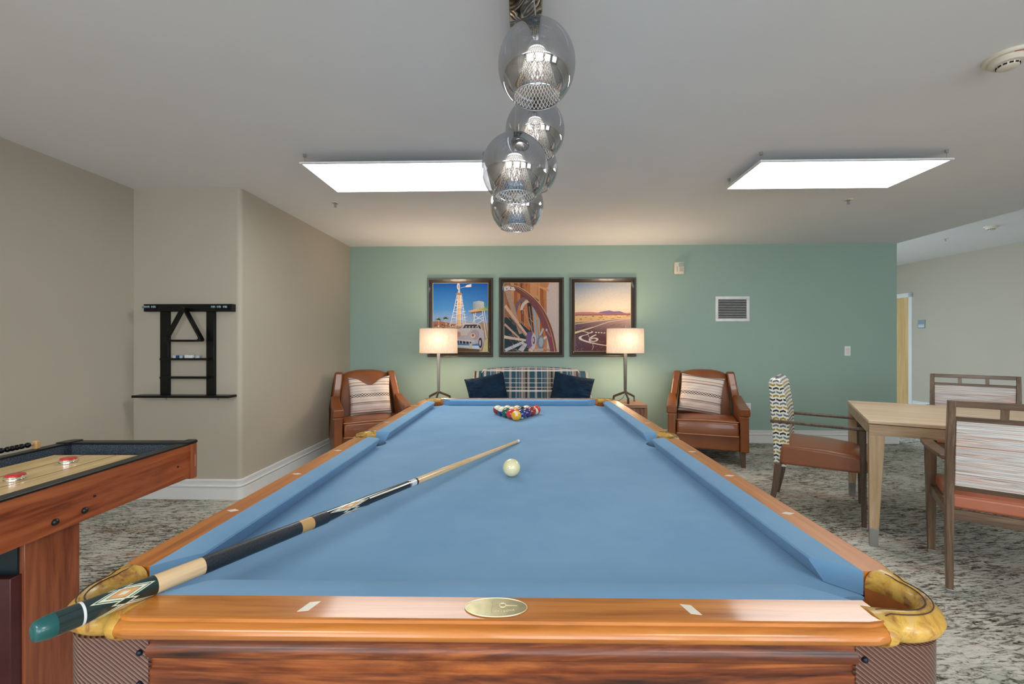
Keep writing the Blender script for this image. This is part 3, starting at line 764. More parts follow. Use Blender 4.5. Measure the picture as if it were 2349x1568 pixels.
# ------------------------------------------------------------------ pendant light
PN = empty('pendant_light', onz(1207, 60, CE), PHI, 'pendant light with five smoked mirror glass globes over the pool table', 'pendant light')
PN.location.y = 1.50
PNi = (Matrix.Translation(PN.location) @ Matrix.Rotation(PHI, 4, 'Z')).inverted()
MB().box(-.058, .058, -.75, .30, -.055, -.0).build('canopy', M['canopy'], PN, smooth=0, bevel=.004)
def lattice(ztop, zbot, r0, r1, n, rows):
    m = MB(); rings = rows
    def P(i, k): # twisted grid
        f = k/rings; a = 2*PI*(i+.5*k)/n; r = r0+(r1-r0)*f**.9
        return Vector((r*math.cos(a), r*math.sin(a), ztop+(zbot-ztop)*f))
    for i in range(n):
        m.tube([P(i, k) for k in range(rings+1)], .0009, 4)
        m.tube([P(i-k, k) for k in range(rings+1)], .0009, 4)
    return m
globes = [(1231, 150, 1.36, .122), (1227, 301, 1.78, .122), (1181, 388, 1.575, .122), (1222, 386, 2.06, .119), (1186, 472, 1.95, .120)]
lat = None
for gi, (u, v, Z, gr) in enumerate(globes):
    p = c2w((u-CX)/FPX*Z, Z, HC-(v-CY)/FPX*Z); L = PNi @ p
    T = Matrix.Translation(L)
    prof = []
    a1 = 142
    for i in range(29):
        th = R(4+(a1-4)*i/28); prof.append((gr*math.sin(th), gr*1.06*math.cos(th)))
    g = MB().lathe(prof, 48, caps=False, M=T).build('glass_globe', M['globe'], PN, smooth=180)
    rb, zb = prof[-1]
    MB().tube([(rb*math.cos(2*PI*i/40), rb*math.sin(2*PI*i/40), zb) for i in range(40)], .0022, 8, closed=True, M=T).build('rim_ring', M['chrome'], g)
    # inner lattice
    lt = lattice(gr*.34, zb+.002, .030, rb-.004, 34, 14); lt2 = MB().add(lt.v, lt.f, 0, T); lt2.build('wire_shade', M['mesh_white'], g)
    MB().lathe([(.0001, gr*.34), (.026, gr*.34), (.029, gr*.36), (.026, gr*.40), (.0001, gr*.40)], 24, caps=False, M=T).build('led_disc', M['led'], g)
    MB().lathe([(.0001, gr*1.07), (.010, gr*1.07), (.012, gr*1.02), (.008, gr*.45), (.018, gr*.40)], 16, caps=False, M=T).build('socket', M['nickel'], g)
    MB().tube([(L.x, L.y, L.z+gr*1.05), (L.x*.5, L.y if L.y < .28 else .26, -.052)], .0022, 8).build('cord', M['nickel'], PN)
    li = bpy.data.lights.new('pendant_bulb', 'POINT'); li.energy = .3; li.color = (1,.93,.84); li.shadow_soft_size = .02
    lo = bpy.data.objects.new('pendant_bulb', li); COL.objects.link(lo); lo.parent = g; lo.location = L+Vector((0,0,gr*.22))

# ------------------------------------------------------------------ pictures
class Pic:
    def __init__(s): s.v = []; s.f = []; s.c = []; s.z = 0
    def poly(s, pts, col, dz=True):
        if dz: s.z += .00025
        b = len(s.v); cols = col if isinstance(col, list) else [col]*len(pts)
        for p in pts: s.v.append((p[0], p[1], s.z))
        s.f.append(list(range(b, b+len(pts)))); s.c += cols
    def line(s, a, b, w_, col, w2=None, dz=True):
        w2 = w2 if w2 is not None else w_
        ax_, ay = b[0]-a[0], b[1]-a[1]; L = math.hypot(ax_, ay*1.25) or 1e-6; nx, ny = -ay*1.25/L/2, ax_/L/2/1.25
        s.poly([(a[0]-nx*w_, a[1]-ny*w_), (b[0]-nx*w2, b[1]-ny*w2), (b[0]+nx*w2, b[1]+ny*w2), (a[0]+nx*w_, a[1]+ny*w_)], col, dz)
    def ell(s, cx, cy, rx, ry, col, n=20, a0=0, a1=360, rot=0):
        pts = []
        for i in range(n):
            t = R(a0+(a1-a0)*i/(n-1 if a1-a0 < 360 else n)); x, y = rx*math.cos(t), ry*math.sin(t); cr, sn = math.cos(R(rot)), math.sin(R(rot))
            pts.append((cx+x*cr-y*sn, cy+x*sn+y*cr))
        s.poly(pts, col)
    def strip(s, A, B, col, dz=True):
        if dz: s.z += .00025
        for i in range(len(A)-1): s.poly([A[i], A[i+1], B[i+1], B[i]], col[i] if isinstance(col, list) else col, False)
    def text(s, ch, cx, cy, sx, sy, shear, col, rot=0):
        m = MB(); text_mb(m, ch, 1, Matrix.Identity(4), 0.0); s.z += .00025; b = len(s.v)
        for p in m.v:
            x, y = p.x, p.y; s.v.append((cx+x*sx+y*shear, cy+y*sy+x*rot, s.z)); s.c.append(col)
        for f in m.f: s.f.append([b+i for i in f])
    def build(s, parent, Wd, Hd):
        # clip to the print area
        me = bpy.data.meshes.new('print'); me.from_pydata([(min(max(x, 0), 1)*Wd-Wd/2, -z, min(max(y, 0), 1)*Hd) for x, y, z in s.v], [], s.f)
        ca = me.color_attributes.new('artwork', 'FLOAT_COLOR', 'POINT')
        for i, c in enumerate(s.c): ca.data[i].color = c
        t = NT('printed_photo'); a = t.node('ShaderNodeVertexColor', layer_name='artwork')
        n = t.noise(t.mapping(), 55, 3, .7)
        mx = t.node('ShaderNodeMix', data_type='RGBA', blend_type='OVERLAY'); mx.inputs[0].default_value = .22
        t.l.new(a.outputs[0], mx.inputs[6]); t.l.new(t.ramp(n, [(.25, (.2,.2,.2,1)), (.75, (.8,.8,.8,1))]), mx.inputs[7])
        t.base(mx.outputs[2]); t.set(.6, spec=.2)
        me.materials.append(t.m); o = bpy.data.objects.new('print', me); COL.objects.link(o); o.parent = parent; return o
def frame(u0, u1, v0, v1, label, pic, mirror_=False):
    A = on_y(u0, v1, YB); B = on_y(u1, v0, YB); Wd = B.x-A.x; Hd = B.z-A.z
    r = empty('framed_picture', ((A.x+B.x)/2, YB-.001, (on_y((u0+u1)/2, v1, YB).z)), 0, label, 'picture', 'framed pictures above the sofa')
    Hd = on_y((u0+u1)/2, v0, YB).z-on_y((u0+u1)/2, v1, YB).z
    fw = .060; prof = [(0, 0), (0, .030), (.006, .036), (.018, .034), (.030, .026), (.050, .016), (.060, .012), (.060, 0)]
    hx = Wd/2; corners = [(-hx, 0, 1, 1), (hx, 0, -1, 1), (hx, Hd, -1, -1), (-hx, Hd, 1, -1)]
    rings = [[(cx+sx*a, -d, cz+sz*a) for a, d in prof] for cx, cz, sx, sz in corners]
    MB().loft(rings, True, False, ringclosed=True).build('frame', M['frame'], r, smooth=20, fix=True)
    m = MB(); e = .0035
    x0, x1, z0, z1 = -hx+fw, hx-fw, fw, Hd-fw
    m.box(x0, x1, -.010, -.002, z0, z0+e).box(x0, x1, -.010, -.002, z1-e, z1).box(x0, x0+e, -.010, -.002, z0+e, z1-e).box(x1-e, x1, -.010, -.002, z0+e, z1-e)
    m.build('mount_edge', M['matte_edge'], r, smooth=0)
    o = pic.build(r, Wd-2*fw-2*e, Hd-2*fw-2*e); o.location = (0, -.0025, fw+e)
    MB().box(-hx+.01, hx-.01, -.002, 0, .01, Hd-.01).build('backing', M['frame'], r, smooth=0)
    return r
# picture one
P = Pic()
sky0, sky1, sky2 = sr(16,92,178), sr(70,140,205), sr(168,190,222)
P.poly([(0,.62), (1,.62), (1,1), (0,1)], [sky1, sky1, sky0, sky0])
P.poly([(0,.38), (1,.38), (1,.62), (0,.62)], [sky2, sky2, sky1, sky1])
P.poly([(0,0), (1,0), (1,.42), (.6,.43), (.4,.42), (.15,.44), (0,.43)], sr(184,150,120))
P.poly([(0,.36), (.5,.37), (.5,.415), (.3,.42), (.12,.45), (0,.44)], sr(172,112,92))
for i in range(26): x = random.random()*.5; y = .345+random.random()*.06; P.poly([(x,y), (x+.03,y), (x+.02,y+.015)], random.choice([sr(110,70,60), sr(210,190,160), sr(80,60,56)]), False if i else True)
for cx, cy in ((.10,.475), (.23,.49)):
    P.line((cx,cy), (cx+.01,.36), .012, sr(206,176,140))
    for k in range(11):
        a = R(-30+k*24); P.line((cx,cy), (cx+.065*math.cos(a), cy+.045*math.sin(a)-.008), .014, random.choice([sr(96,120,70), sr(60,88,56), sr(150,160,96)]), .002, k == 0)
wt = sr(236,232,226)
P.line((.47,.83), (.475,.37), .045, sr(216,176,128), .06); P.line((.50,.83), (.50,.37), .015, sr(236,214,184))
for a, b in (((.44,.83), (.31,.36)), ((.52,.83), (.60,.36)), ((.455,.83), (.42,.36)), ((.505,.83), (.555,.36))): P.line(a, b, .010, wt)
for k in range(5):
    y = .76-.085*k; wd = .05+.022*k*1.3; P.line((.47-wd, y), (.49+wd, y-.05), .006, wt); P.line((.49+wd*.9, y), (.47-wd, y-.06), .006, wt); P.line((.47-wd, y), (.49+wd, y), .005, wt)
P.poly([(.41,.835), (.55,.835), (.52,.86), (.44,.86)], sr(168,140,120))
P.poly([(.45,.86), (.50,.86), (.49,.93), (.47,.93)], sr(190,196,206))
P.ell(.465, .955, .028, .05, sr(226,226,226)); P.ell(.468, .95, .015, .03, sr(170,176,186))
P.line((.50,.93), (.60,.95), .006, wt); P.poly([(.58,.945), (.62,.975), (.70,.99), (.70,.945), (.62,.94)], sr(230,230,230))
P.poly([(.72,.62), (.94,.62), (.93,.73), (.84,.745), (.73,.73)], [sr(120,140,160), sr(206,210,210), sr(196,204,208), sr(170,186,196), sr(130,150,170)])
P.poly([(.64,.595), (.72,.565), (.97,.60), (.92,.635), (.8,.63)], sr(206,176,140)); P.poly([(.68,.575), (.93,.60), (.93,.58), (.72,.555)], sr(120,84,60))
for a, b in (((.74,.56), (.77,.36)), ((.90,.60), (.97,.20)), ((.93,.60), (1,.3)), ((.78,.57), (.73,.42)), ((.74,.54), (.93,.45)), ((.92,.55), (.74,.45)), ((.75,.47), (.93,.5)), ((.93,.47), (.76,.38))): P.line(a, b, .014, sr(214,222,228))
for k in range(7): a = R(10+k*16); P.line((1.0,.60), (1.0-.19*math.cos(a), .60+.12*math.sin(a)), .02, sr(150,178,96), .003)
# car
body = sr(190,182,188)
P.poly([(.40,.06), (.88,.03), (.94,.16), (.93,.30), (.86,.36), (.50,.35), (.44,.30), (.36,.20)], body)
P.poly([(.52,.345), (.56,.40), (.62,.42), (.80,.42), (.87,.39), (.90,.33)], sr(206,198,196))
P.poly([(.545,.345), (.585,.395), (.80,.398), (.82,.345)], sr(70,64,70)); P.poly([(.835,.345), (.82,.395), (.86,.38), (.88,.33)], sr(60,60,70))
for k in range(4): P.line((.60+.06*k,.352), (.615+.06*k,.372), .02, sr(190,196,200))
P.poly([(.40,.33), (.70,.345), (.62,.24), (.45,.24)], sr(214,206,206)); 
for k in range(6): P.line((.50+.03*k,.335), (.46+.035*k,.25), .004, sr(150,142,150))
P.ell(.77, .25, .075, .075, sr(176,158,170)); P.ell(.73, .235, .042, .036, sr(222,206,190)); P.ell(.73, .240, .022, .020, sr(170,96,72)); P.ell(.47,.255,.04,.04, sr(196,150,140))
P.poly([(.40,.155), (.74,.135), (.76,.165), (.42,.19)], sr(196,200,214)); P.poly([(.42,.13), (.70,.11), (.70,.145), (.42,.165)], sr(60,50,60))
for k in range(4): P.line((.48+.06*k,.16), (.485+.06*k,.115), .014, sr(206,206,214))
P.poly([(.40,.085), (.84,.055), (.90,.10), (.86,.125), (.70,.105), (.42,.13)], sr(62,130,196)); P.poly([(.40,.075), (.84,.04), (.88,.085), (.42,.10)], sr(196,214,232))
P.ell(.69, .07, .028, .055, sr(200,196,170)); P.ell(.865, .13, .035, .075, sr(54,48,56)); P.ell(.86, .13, .018, .045, sr(196,176,176))
P.poly([(.40,.0), (.85,.0), (.84,.035), (.40,.06)], sr(96,76,56)); P.poly([(.9,.0), (1,0), (1,.2), (.94,.17)], sr(196,186,140))
frame(982, 1131, 638, 818, 'framed picture of a white windmill, water tower and old car, behind the left lamp', P)
# picture two
P = Pic()
P.poly([(0,0), (1,0), (1,1), (0,1)], sr(196,180,176))
for i in range(13):
    x = .78*i/13; c = random.choice([sr(156,92,58), sr(186,118,74), sr(126,70,48), sr(204,146,100), sr(150,104,80)])
    P.poly([(x,0), (x+.062,0), (x+.060,1), (x-.002,1)], c, i == 0)
for i in range(40):
    x = random.random()*.76; y = random.random(); P.line((x,y), (x+.004,y+.1+random.random()*.15), .006, random.choice([sr(96,50,36), sr(226,170,120)]), .002, i == 0)
P.poly([(.0,0), (.45,0), (.48,.3), (.3,.42), (.1,.5), (0,.5)], sr(40,58,66)); P.poly([(.48,.28), (.55,.28), (.5,.7), (.42,.72)], sr(56,44,46))
P.poly([(.50,1.0), (.80,.92), (.83,.88), (.78,.88), (.46,1.0)], sr(206,150,104)); P.poly([(.66,.96), (.80,.93), (.83,1), (.66,1)], sr(190,128,84))
def curve(pts, n=18):
    out = []
    P_ = [pts[0]]+pts+[pts[-1]]
    for i in range(1, len(P_)-2):
        for k in range(6):
            t = k/6; a, b, c, d = P_[i-1], P_[i], P_[i+1], P_[i+2]
            out.append(tuple(.5*((2*b[j])+(-a[j]+c[j])*t+(2*a[j]-5*b[j]+4*c[j]-d[j])*t*t+(-a[j]+3*b[j]-3*c[j]+d[j])*t**3) for j in (0, 1)))
    out.append(pts[-1]); return out
# second wheel
P.strip(curve([(.18,.56), (.22,.70), (.34,.79), (.5,.81), (.64,.75)]), curve([(.23,.56), (.27,.68), (.36,.75), (.5,.775), (.62,.72)]), sr(112,92,112))
P.strip(curve([(.29,.60), (.33,.70), (.43,.76)]), curve([(.34,.61), (.38,.68), (.46,.72)]), sr(196,188,186))
for a, b, c, w0_, w1_ in (((.36,.62), (.56,.2), sr(176,140,120), .03, .02), ((.46,.66), (.52,.3), sr(140,110,100), .022, .02), ((.55,.64), (.60,.15), sr(150,164,176), .05, .02), ((.64,.50), (.61,.2), sr(150,160,170), .03, .02), ((.72,.34), (.64,.2), sr(170,180,190), .04, .03), ((.79,.22), (.70,.18), sr(196,196,196), .04, .04)): P.line(a, b, w0_, c, w1_)
# main spokes
for a, b, c, w0_, w1_ in (((.06,.90), (.30,.26), sr(168,140,124), .11, .05), ((0,.67), (.42,.24), sr(206,170,144), .085, .04), ((0,.62), (.40,.22), sr(140,108,96), .03, .02), ((0,.40), (.28,.20), sr(196,160,136), .05, .03), ((0,.215), (.40,.165), sr(214,188,170), .055, .04), ((.02,.02), (.36,.14), sr(190,196,206), .06, .05), ((.30,.0), (.40,.12), sr(190,184,190), .11, .07), ((.48,.0), (.56,.09), sr(196,190,192), .09, .05)): P.line(a, b, w0_, c, w1_)
for k in range(70):
    x = random.random()*.5; y = random.random()*.55; P.line((x,y), (x+.07,y-.055), .005, random.choice([sr(226,206,186), sr(96,72,64), sr(150,120,110)]), .001, k == 0)
P.ell(.67, .14, .065, .10, sr(120,130,146)); P.ell(.68, .14, .04, .07, sr(160,168,178))
P.ell(.47, .18, .07, .115, sr(110,88,130)); P.ell(.545, .165, .045, .10, sr(196,180,184)); P.ell(.545, .165, .022, .055, sr(90,72,84)); P.ell(.54,.17,.01,.03, sr(210,190,190))
P.line((.72,.06), (.86,.0), .04, sr(176,140,116)); P.line((.55,.02), (.72,.03), .05, sr(176,164,160))
# big rim
ro = [(0,.945), (.12,.965), (.27,.935), (.45,.845), (.62,.72), (.76,.56), (.87,.36), (.93,.18), (.97,0)]
ri = [(0,.925), (.12,.94), (.22,.88), (.38,.79), (.53,.65), (.64,.50), (.74,.32), (.81,.15), (.85,0)]
rm = [(a[0]*.72+b[0]*.28, a[1]*.72+b[1]*.28) for a, b in zip(ro, ri)]
P.strip(curve(ro), curve(rm), sr(122,78,62)); P.strip(curve(rm), curve(ri), [sr(112+i//3,70,60+i//2) for i in range(49)])
P.strip(curve([(a+.006, b+.006) for a, b in ro]), curve(ro), sr(222,184,156)); P.strip(curve([(a[0]*.97+.018, a[1]) for a in rm]), curve(rm), sr(216,170,140))
P.poly([(0,.88), (0,.94), (.06,.955), (.18,.94), (.21,.90), (.19,.885), (.10,.90)], sr(206,198,196))
for x, y in ((.05,.915), (.12,.925)): P.ell(x, y, .012, .010, sr(60,50,50), 8)
P.line((.78,.31), (.85,.22), .03, sr(150,110,100)); P.ell(.78, .315, .018, .02, sr(190,176,180))
frame(1145, 1293, 637, 818, 'framed picture of old wooden wagon wheels in the centre of the three', P)
# picture three
P = Pic()
P.poly([(0,.62), (1,.62), (1,1), (0,1)], [sr(230,214,190), sr(236,218,192), sr(186,186,190), sr(104,136,172)])
P.poly([(0,.56), (1,.56), (1,.62), (0,.62)], sr(232,208,186))
P.poly([(0,.50), (1,.50), (1,.555), (.88,.565), (.82,.585), (.70,.58), (.62,.595), (.52,.588), (.42,.565), (.30,.575), (.12,.575), (0,.57)], sr(190,128,122))
P.poly([(.40,.56), (.46,.578), (.55,.59), (.62,.598), (.70,.583), (.80,.588), (.87,.565), (.92,.55), (.60,.545)], sr(128,104,140))
P.poly([(0,.42), (1,.47), (1,.535), (0,.52)], sr(220,178,124))
for i in range(60): x = random.random(); y = .46+random.random()*.07; P.poly([(x,y), (x+.05,y+.003), (x+.03,y+.010)], random.choice([sr(96,66,56), sr(236,206,150), sr(150,104,80), sr(240,220,180)]), i == 0)
P.poly([(0,.525), (1,.53), (1,.54), (0,.535)], sr(120,72,70))
P.poly([(0,0), (1,0), (1,.485), (.7,.475), (0,.405)], [sr(92,62,80), sr(120,72,66), sr(206,172,160), sr(180,146,140), sr(112,84,96)])
P.poly([(0,.405), (.7,.475), (1,.49), (1,.483), (.7,.468), (0,.393)], sr(226,200,176))
P.strip([(0,.255), (.35,.35), (.6,.425), (1,.478)], [(0,.285), (.35,.365), (.6,.433), (1,.482)], sr(236,208,160))
for i in range(34): x = random.random()*.9; y = .03+random.random()*.40; P.line((x,y), (x+.12,y+.035), .006, random.choice([sr(150,118,120), sr(76,52,66), sr(160,116,100)]), .002, i == 0)
for i in range(120): x = random.random()*.6; y = random.random()*.17; P.poly([(x,y), (x+.014,y+.003), (x+.007,y+.010)], random.choice([sr(50,34,60), sr(176,150,160), sr(120,80,110)]), i == 0)
wl = sr(238,224,206)
P.strip(curve([(.13,.29), (.22,.27), (.20,.245), (.09,.22), (.075,.18), (.20,.135), (.45,.09), (.75,.06), (.95,.07)]), curve([(.145,.295), (.245,.275), (.235,.245), (.135,.22), (.125,.185), (.23,.15), (.46,.105), (.75,.08), (.94,.09)]), wl)
P.strip(curve([(.24,.26), (.30,.265), (.33,.285), (.31,.295)]), curve([(.25,.275), (.285,.278), (.30,.285), (.29,.30)]), wl)
P.text('6', .335, .185, .42, .155, .02, wl, .02); P.text('6', .66, .150, .44, .16, .03, wl, .02)
P.strip([(.22,.27), (.24,.22), (.28,.17), (.30,.12), (.33,.07), (.30,.02)], [(.235,.27), (.255,.22), (.295,.17), (.315,.12), (.345,.07), (.315,.02)], sr(196,170,160))
for k in range(4): P.ell(.38+.05*k, .275-.002*k, .018, .010, wl, 10)
frame(1307, 1458, 637, 817, 'framed picture of a desert highway with painted road numerals, behind the right lamp', P)

# ------------------------------------------------------------------ wall devices
A = on_y(1545, 630, YB); B = on_y(1567, 602, YB)
sd = empty('alarm_strobe', ((A.x+B.x)/2, YB, (A.z+B.z)/2), 0, 'small cream fire alarm strobe high on the green wall', 'alarm')
hx, hz = (B.x-A.x)/2, (B.z-A.z)/2
MB().box(-hx, hx, -.045, 0, -hz, hz).build('housing', M['cream'], sd, bevel=.010, seg=3)
MB().box(-hx*.15, hx*.8, -.070, -.040, hz*.20, hz*.80).build('strobe_lens', plain('clear_lens', sr(170,170,176), .15, coat=.8), sd, bevel=.006)
MB().box(-hx*.0, hx*.75, -.050, -.044, -hz*.55, hz*.12).build('horn_grille', plain('beige_grille', sr(196,184,160), .6), sd, bevel=.002)
m = MB()
for k in range(4): m.box(-hx*.55, -hx*.40, -.0465, -.044, -hz*.5+k*hz*.2, -hz*.42+k*hz*.2)
m.build('marking', M['blackp'], sd, smooth=0)
A = on_y(1640.5, 737, YB); B = on_y(1718.5, 679.5, YB)
vt = empty('air_vent', ((A.x+B.x)/2, YB, (A.z+B.z)/2), 0, 'white louvred air vent grille on the green wall', 'vent'); hx, hz = (B.x-A.x)/2, (B.z-A.z)/2
b_ = .034
MB().box(-hx, hx, -.012, 0, -hz, -hz+b_).box(-hx, hx, -.012, 0, hz-b_, hz).box(-hx, -hx+b_, -.012, 0, -hz+b_, hz-b_).box(hx-b_, hx, -.012, 0, -hz+b_, hz-b_).build('grille_frame', M['whitep'], vt, smooth=0, bevel=.002)
MB().box(-hx+b_, hx-b_, -.002, 0, -hz+b_, hz-b_).build('backing', M['void'], vt, smooth=0)
ns = 12
for k in range(ns):
    z = -hz+b_+(2*hz-2*b_)*(k+.5)/ns
    MB().box(-hx+b_, hx-b_, -.0075, .0075, -.001, .001, M=Matrix.Translation((0, -.0065, z)) @ Matrix.Rotation(R(32), 4, 'X')).build('slat', M['whitep'], vt, smooth=0)
def plate(u0, u1, v0, v1, name, label, cat):
    A = on_y(u0, v1, YB); B = on_y(u1, v0, YB); r = empty(name, ((A.x+B.x)/2, YB, (A.z+B.z)/2), 0, label, cat); hx, hz = (B.x-A.x)/2, (B.z-A.z)/2
    MB().box(-hx, hx, -.006, 0, -hz, hz).build('cover_plate', M['whitep'], r, bevel=.002); return r, hx, hz
r, hx, hz = plate(1937, 1950.5, 793.5, 815.5, 'light_switch', 'white light switch on the green wall near its right end', 'switch')
MB().hexa([(-hx*.4, -.006, -hz*.6), (hx*.4, -.006, -hz*.6), (hx*.4, -.006, -hz*.6+.001), (-hx*.4, -.006, -hz*.6+.001)], [(-hx*.4, -.012, hz*.6), (hx*.4, -.012, hz*.6), (hx*.4, -.006, hz*.6), (-hx*.4, -.006, hz*.6)]).build('rocker', M['cream'], r, smooth=0, fix=True)
r, hx, hz = plate(1709, 1722, 924, 944, 'wall_outlet', 'white wall outlet behind the arm of the right armchair', 'outlet')
MB().lathe([(.014, 0), (.014, .003)], 16, M=Matrix.Translation((0, -.006, .02)) @ Matrix.Rotation(R(90), 4, 'X')).lathe([(.014, 0), (.014, .003)], 16, M=Matrix.Translation((0, -.006, -.02)) @ Matrix.Rotation(R(90), 4, 'X')).build('socket', M['cream'], r)

# ------------------------------------------------------------------ cue rack on the alcove wall
YA = YF
A = on_y(317, 911, YA); B = on_y(536, 697, YA)
rk = empty('cue_rack', ((A.x+B.x)/2, YA, on_y(426, 909, YA).z), 0, 'black wooden cue rack with shelves on the left wall', 'cue rack')
def L_(u, v): p = on_y(u, v, YA-.03); return p.x-rk.location.x, p.z-rk.location.z
x0, zt = L_(332, 697.5); x1, zb_ = L_(535, 714); zt -= .0
MB().box(x0, x1, -.040, 0, zb_, zt).build('top_bar', M['black'], rk, bevel=.002)
for ua, ub in ((366.5, 385), (472.5, 490)):
    xa, _ = L_(ua, 800); xb, _ = L_(ub, 800)
    MB().box(xa, xb, -.028, 0, .015, zb_+.0).build('upright', M['black'], rk, bevel=.0015)
xa = on_y(367, 823, YA-.065).x-rk.location.x; xb = on_y(474.5, 823, YA-.065).x-rk.location.x
for v in (823, 865):
    z = L_(430, v)[1]
    MB().box(xa, xb, -.070, 0, z-.008, z+.008).build('shelf', M['black'], rk, bevel=.001)
xa, _ = L_(319, 909); xb, _ = L_(537, 909)
MB().box(xa, xb, -.095, 0, 0, .018).build('bottom_shelf', M['black'], rk, bevel=.001)
for u in (374, 494):
    x = L_(u, 900)[0]
    MB().box(x-.007, x+.007, -.004, 0, -.028, 0).lathe([(.003,0),(.003,.002)], 8, M=Matrix.Translation((x, -.004, -.018)) @ Matrix.Rotation(R(90), 4, 'X')).build('mounting_tab', M['metalfoot'], rk)
for u in (336, 345, 358, 494, 507, 521):
    x, z = L_(u, 704)
    m = MB(); pts = [(x+.012*math.cos(R(a)), -.052+.012*math.sin(R(a)), z) for a in range(-60, 241, 25)]
    m.tube(pts, .0035, 6, ry=.009); m.box(x-.003, x+.003, -.046, -.038, z-.008, z+.008)
    m.build('cue_clip', plain('clip_grey_blue', sr(112,136,146), .3, coat=.5), rk)
# triangle rack hangs on a hook of the cue rack
tx, tz = L_(430, 706)
MB().tube([(tx-.004, -.040, tz), (tx-.004, -.075, tz-.004), (tx-.004, -.082, tz+.008)], .003, 6).build('hook', M['blackp'], rk)
ap = on_y(428.5, 701, YA-.05); bl = on_y(383.5, 783.5, YA-.05); br = on_y(473.5, 783.5, YA-.05)
tr_ = empty('ball_triangle', (ap.x, YA-.055, bl.z), 0, 'black ball triangle hanging on the cue rack', 'ball rack')
hw = (br.x-bl.x)/2; hh = ap.z-bl.z
def rnd_tri(hw, hh, r):
    P3 = [Vector((-hw, 0)), Vector((hw, 0)), Vector((0, hh))]; out = []
    for i in range(3):
        p, a, b = P3[i], P3[i-1], P3[(i+1) % 3]; da = (a-p).normalized(); db_ = (b-p).normalized()
        for k in range(7):
            t = k/6; q = (p+da*r)*(1-t)**2+2*t*(1-t)*p+(p+db_*r)*t*t; out.append(q)
    return out
o1 = rnd_tri(hw, hh, .035); i1 = [Vector((p.x*.87, .016+(p.y)*.865)) for p in o1]
rings = [[(a.x, 0, a.y), (a.x, -.045, a.y), (b.x, -.045, b.y), (b.x, 0, b.y)] for a, b in zip(o1, i1)]
MB().loft(rings, True, False, ringclosed=True).build('triangle_frame', M['black'], tr_, smooth=40, fix=True, bevel=.002)
zsh = rk.location.z+L_(430, 823)[1]+.008
for i, (u, c, ph) in enumerate(((401, sr(196,206,212), 'pale chalk cube at the left of the cue rack shelf'), (408, sr(40,74,116), 'dark blue chalk cube on the cue rack shelf'), (416, sr(170,190,204), 'light blue chalk cube left of the white box on the cue rack shelf'), (434, sr(220,222,224), 'white box of chalk in the middle of the cue rack shelf'), (452, sr(188,200,212), 'pale chalk cube at the right of the cue rack shelf'))):
    p = on_y(u, 818, YA-.04); s_ = .0105 if i != 3 else .030
    b = MB().box(-s_, s_, -.011, .011, 0, .020 if i != 3 else .024).build('cue_chalk', plain('chalk_wrap_%s' % 'abcde'[i], c, .7, var=.2, nscale=80), None, bevel=.001); b.location = (p.x, YA-.038, zsh)
    b.rotation_euler = (0, 0, R((12, -8, 20, 4, -15)[i])); tag(b, ph, 'chalk', 'chalk on the cue rack shelf')

# ------------------------------------------------------------------ shuffleboard table (left)
sh = .43; zs = HC-sh; base_o = c2w(-1.4223, 1.90, 0)
SB = empty('shuffleboard_table', base_o, PSI, 'cherry wood shuffleboard table with pale board at the left edge', 'game table')
# local x: 0 at right side going negative to the left; local y: 0 at far end going negative toward the viewer
WS = .555; LS = 1.9; ft = .030
g_ = M['cherry']
MB().box(-ft, 0, -LS, -.012, zs-.150, zs-.006).build('side_panel', g_, SB, bevel=.002)
MB().box(-WS, -WS+ft, -LS, -.012, zs-.150, zs-.006).build('side_panel', g_, SB, bevel=.002)
MB().box(-WS+.02, -.02, -.03, 0, zs-.150, zs-.006).build('end_panel', M['cherry_z'], SB, bevel=.002)
for xx in (-.028, -WS-.006):
    MB().poly(arc(xx+.0, -.034, .034, 0, 90, 6)+[(xx-.0, -.034)] if False else [(xx, -.040), (xx+.034, -.040)]+arc(xx+.012, -.018, .022, 0, 90, 6)+[(xx, .004)], zs-.156, zs-.006).build('corner_block', M['cherry_z'], SB, smooth=40, fix=True)
m = MB().box(-.040, .004, -LS, -.045, zs-.006, zs+.002).build('rail_cap', M['blackp'], SB, bevel=.002)
m = MB().box(-WS-.004, -WS+.036, -LS, -.045, zs-.006, zs+.002).build('rail_cap', M['blackp'], SB, bevel=.002)
m = MB().box(-WS+.0, .0, -.045, .004, zs-.006, zs+.002).build('rail_cap', M['blackp'], SB, bevel=.002)
for xx, s in ((.006, 1), (-WS-.006, -1)):
    MB().poly([(xx-s*.05, -.06), (xx, -.06)]+[(xx-s*.022+s*.022*math.cos(R(a)), -.016+.022*math.sin(R(a))) for a in range(0, 91, 15)]+[(xx-s*.05, .006)], zs-.005, zs+.006).build('corner_cap', M['blackp'], SB, smooth=40, fix=True)
# carpeted trough
m = MB().box(-WS+ft, -ft, -LS, -.03, zs-.075, zs-.065)
m.box(-ft-.004, -ft, -LS, -.03, zs-.066, zs-.006).box(-WS+ft, -WS+ft+.004, -LS, -.03, zs-.066, zs-.006).box(-WS+ft, -ft, -.034, -.03, zs-.066, zs-.006)
m.build('carpet_trough', M['felt'], SB, smooth=0)
bd = MB().box(-.455, -.100, -LS, -.165, zs-.064, zs-.020).build('playing_board', M['maple'], SB, bevel=.002)
m = MB()
for xx in (-.20, -.33): m.box(xx-.0012, xx+.0012, -LS+.01, -.17, zs-.0202, zs-.0195)
m.build('board_line', M['stitch'], bd, smooth=0)
m = MB()
for (xx, yy) in ((.001, -.28), (.001, -.072)): m.sphere((xx, yy, zs-.085 if yy < -.1 else zs-.055), .0055, 10, 6)
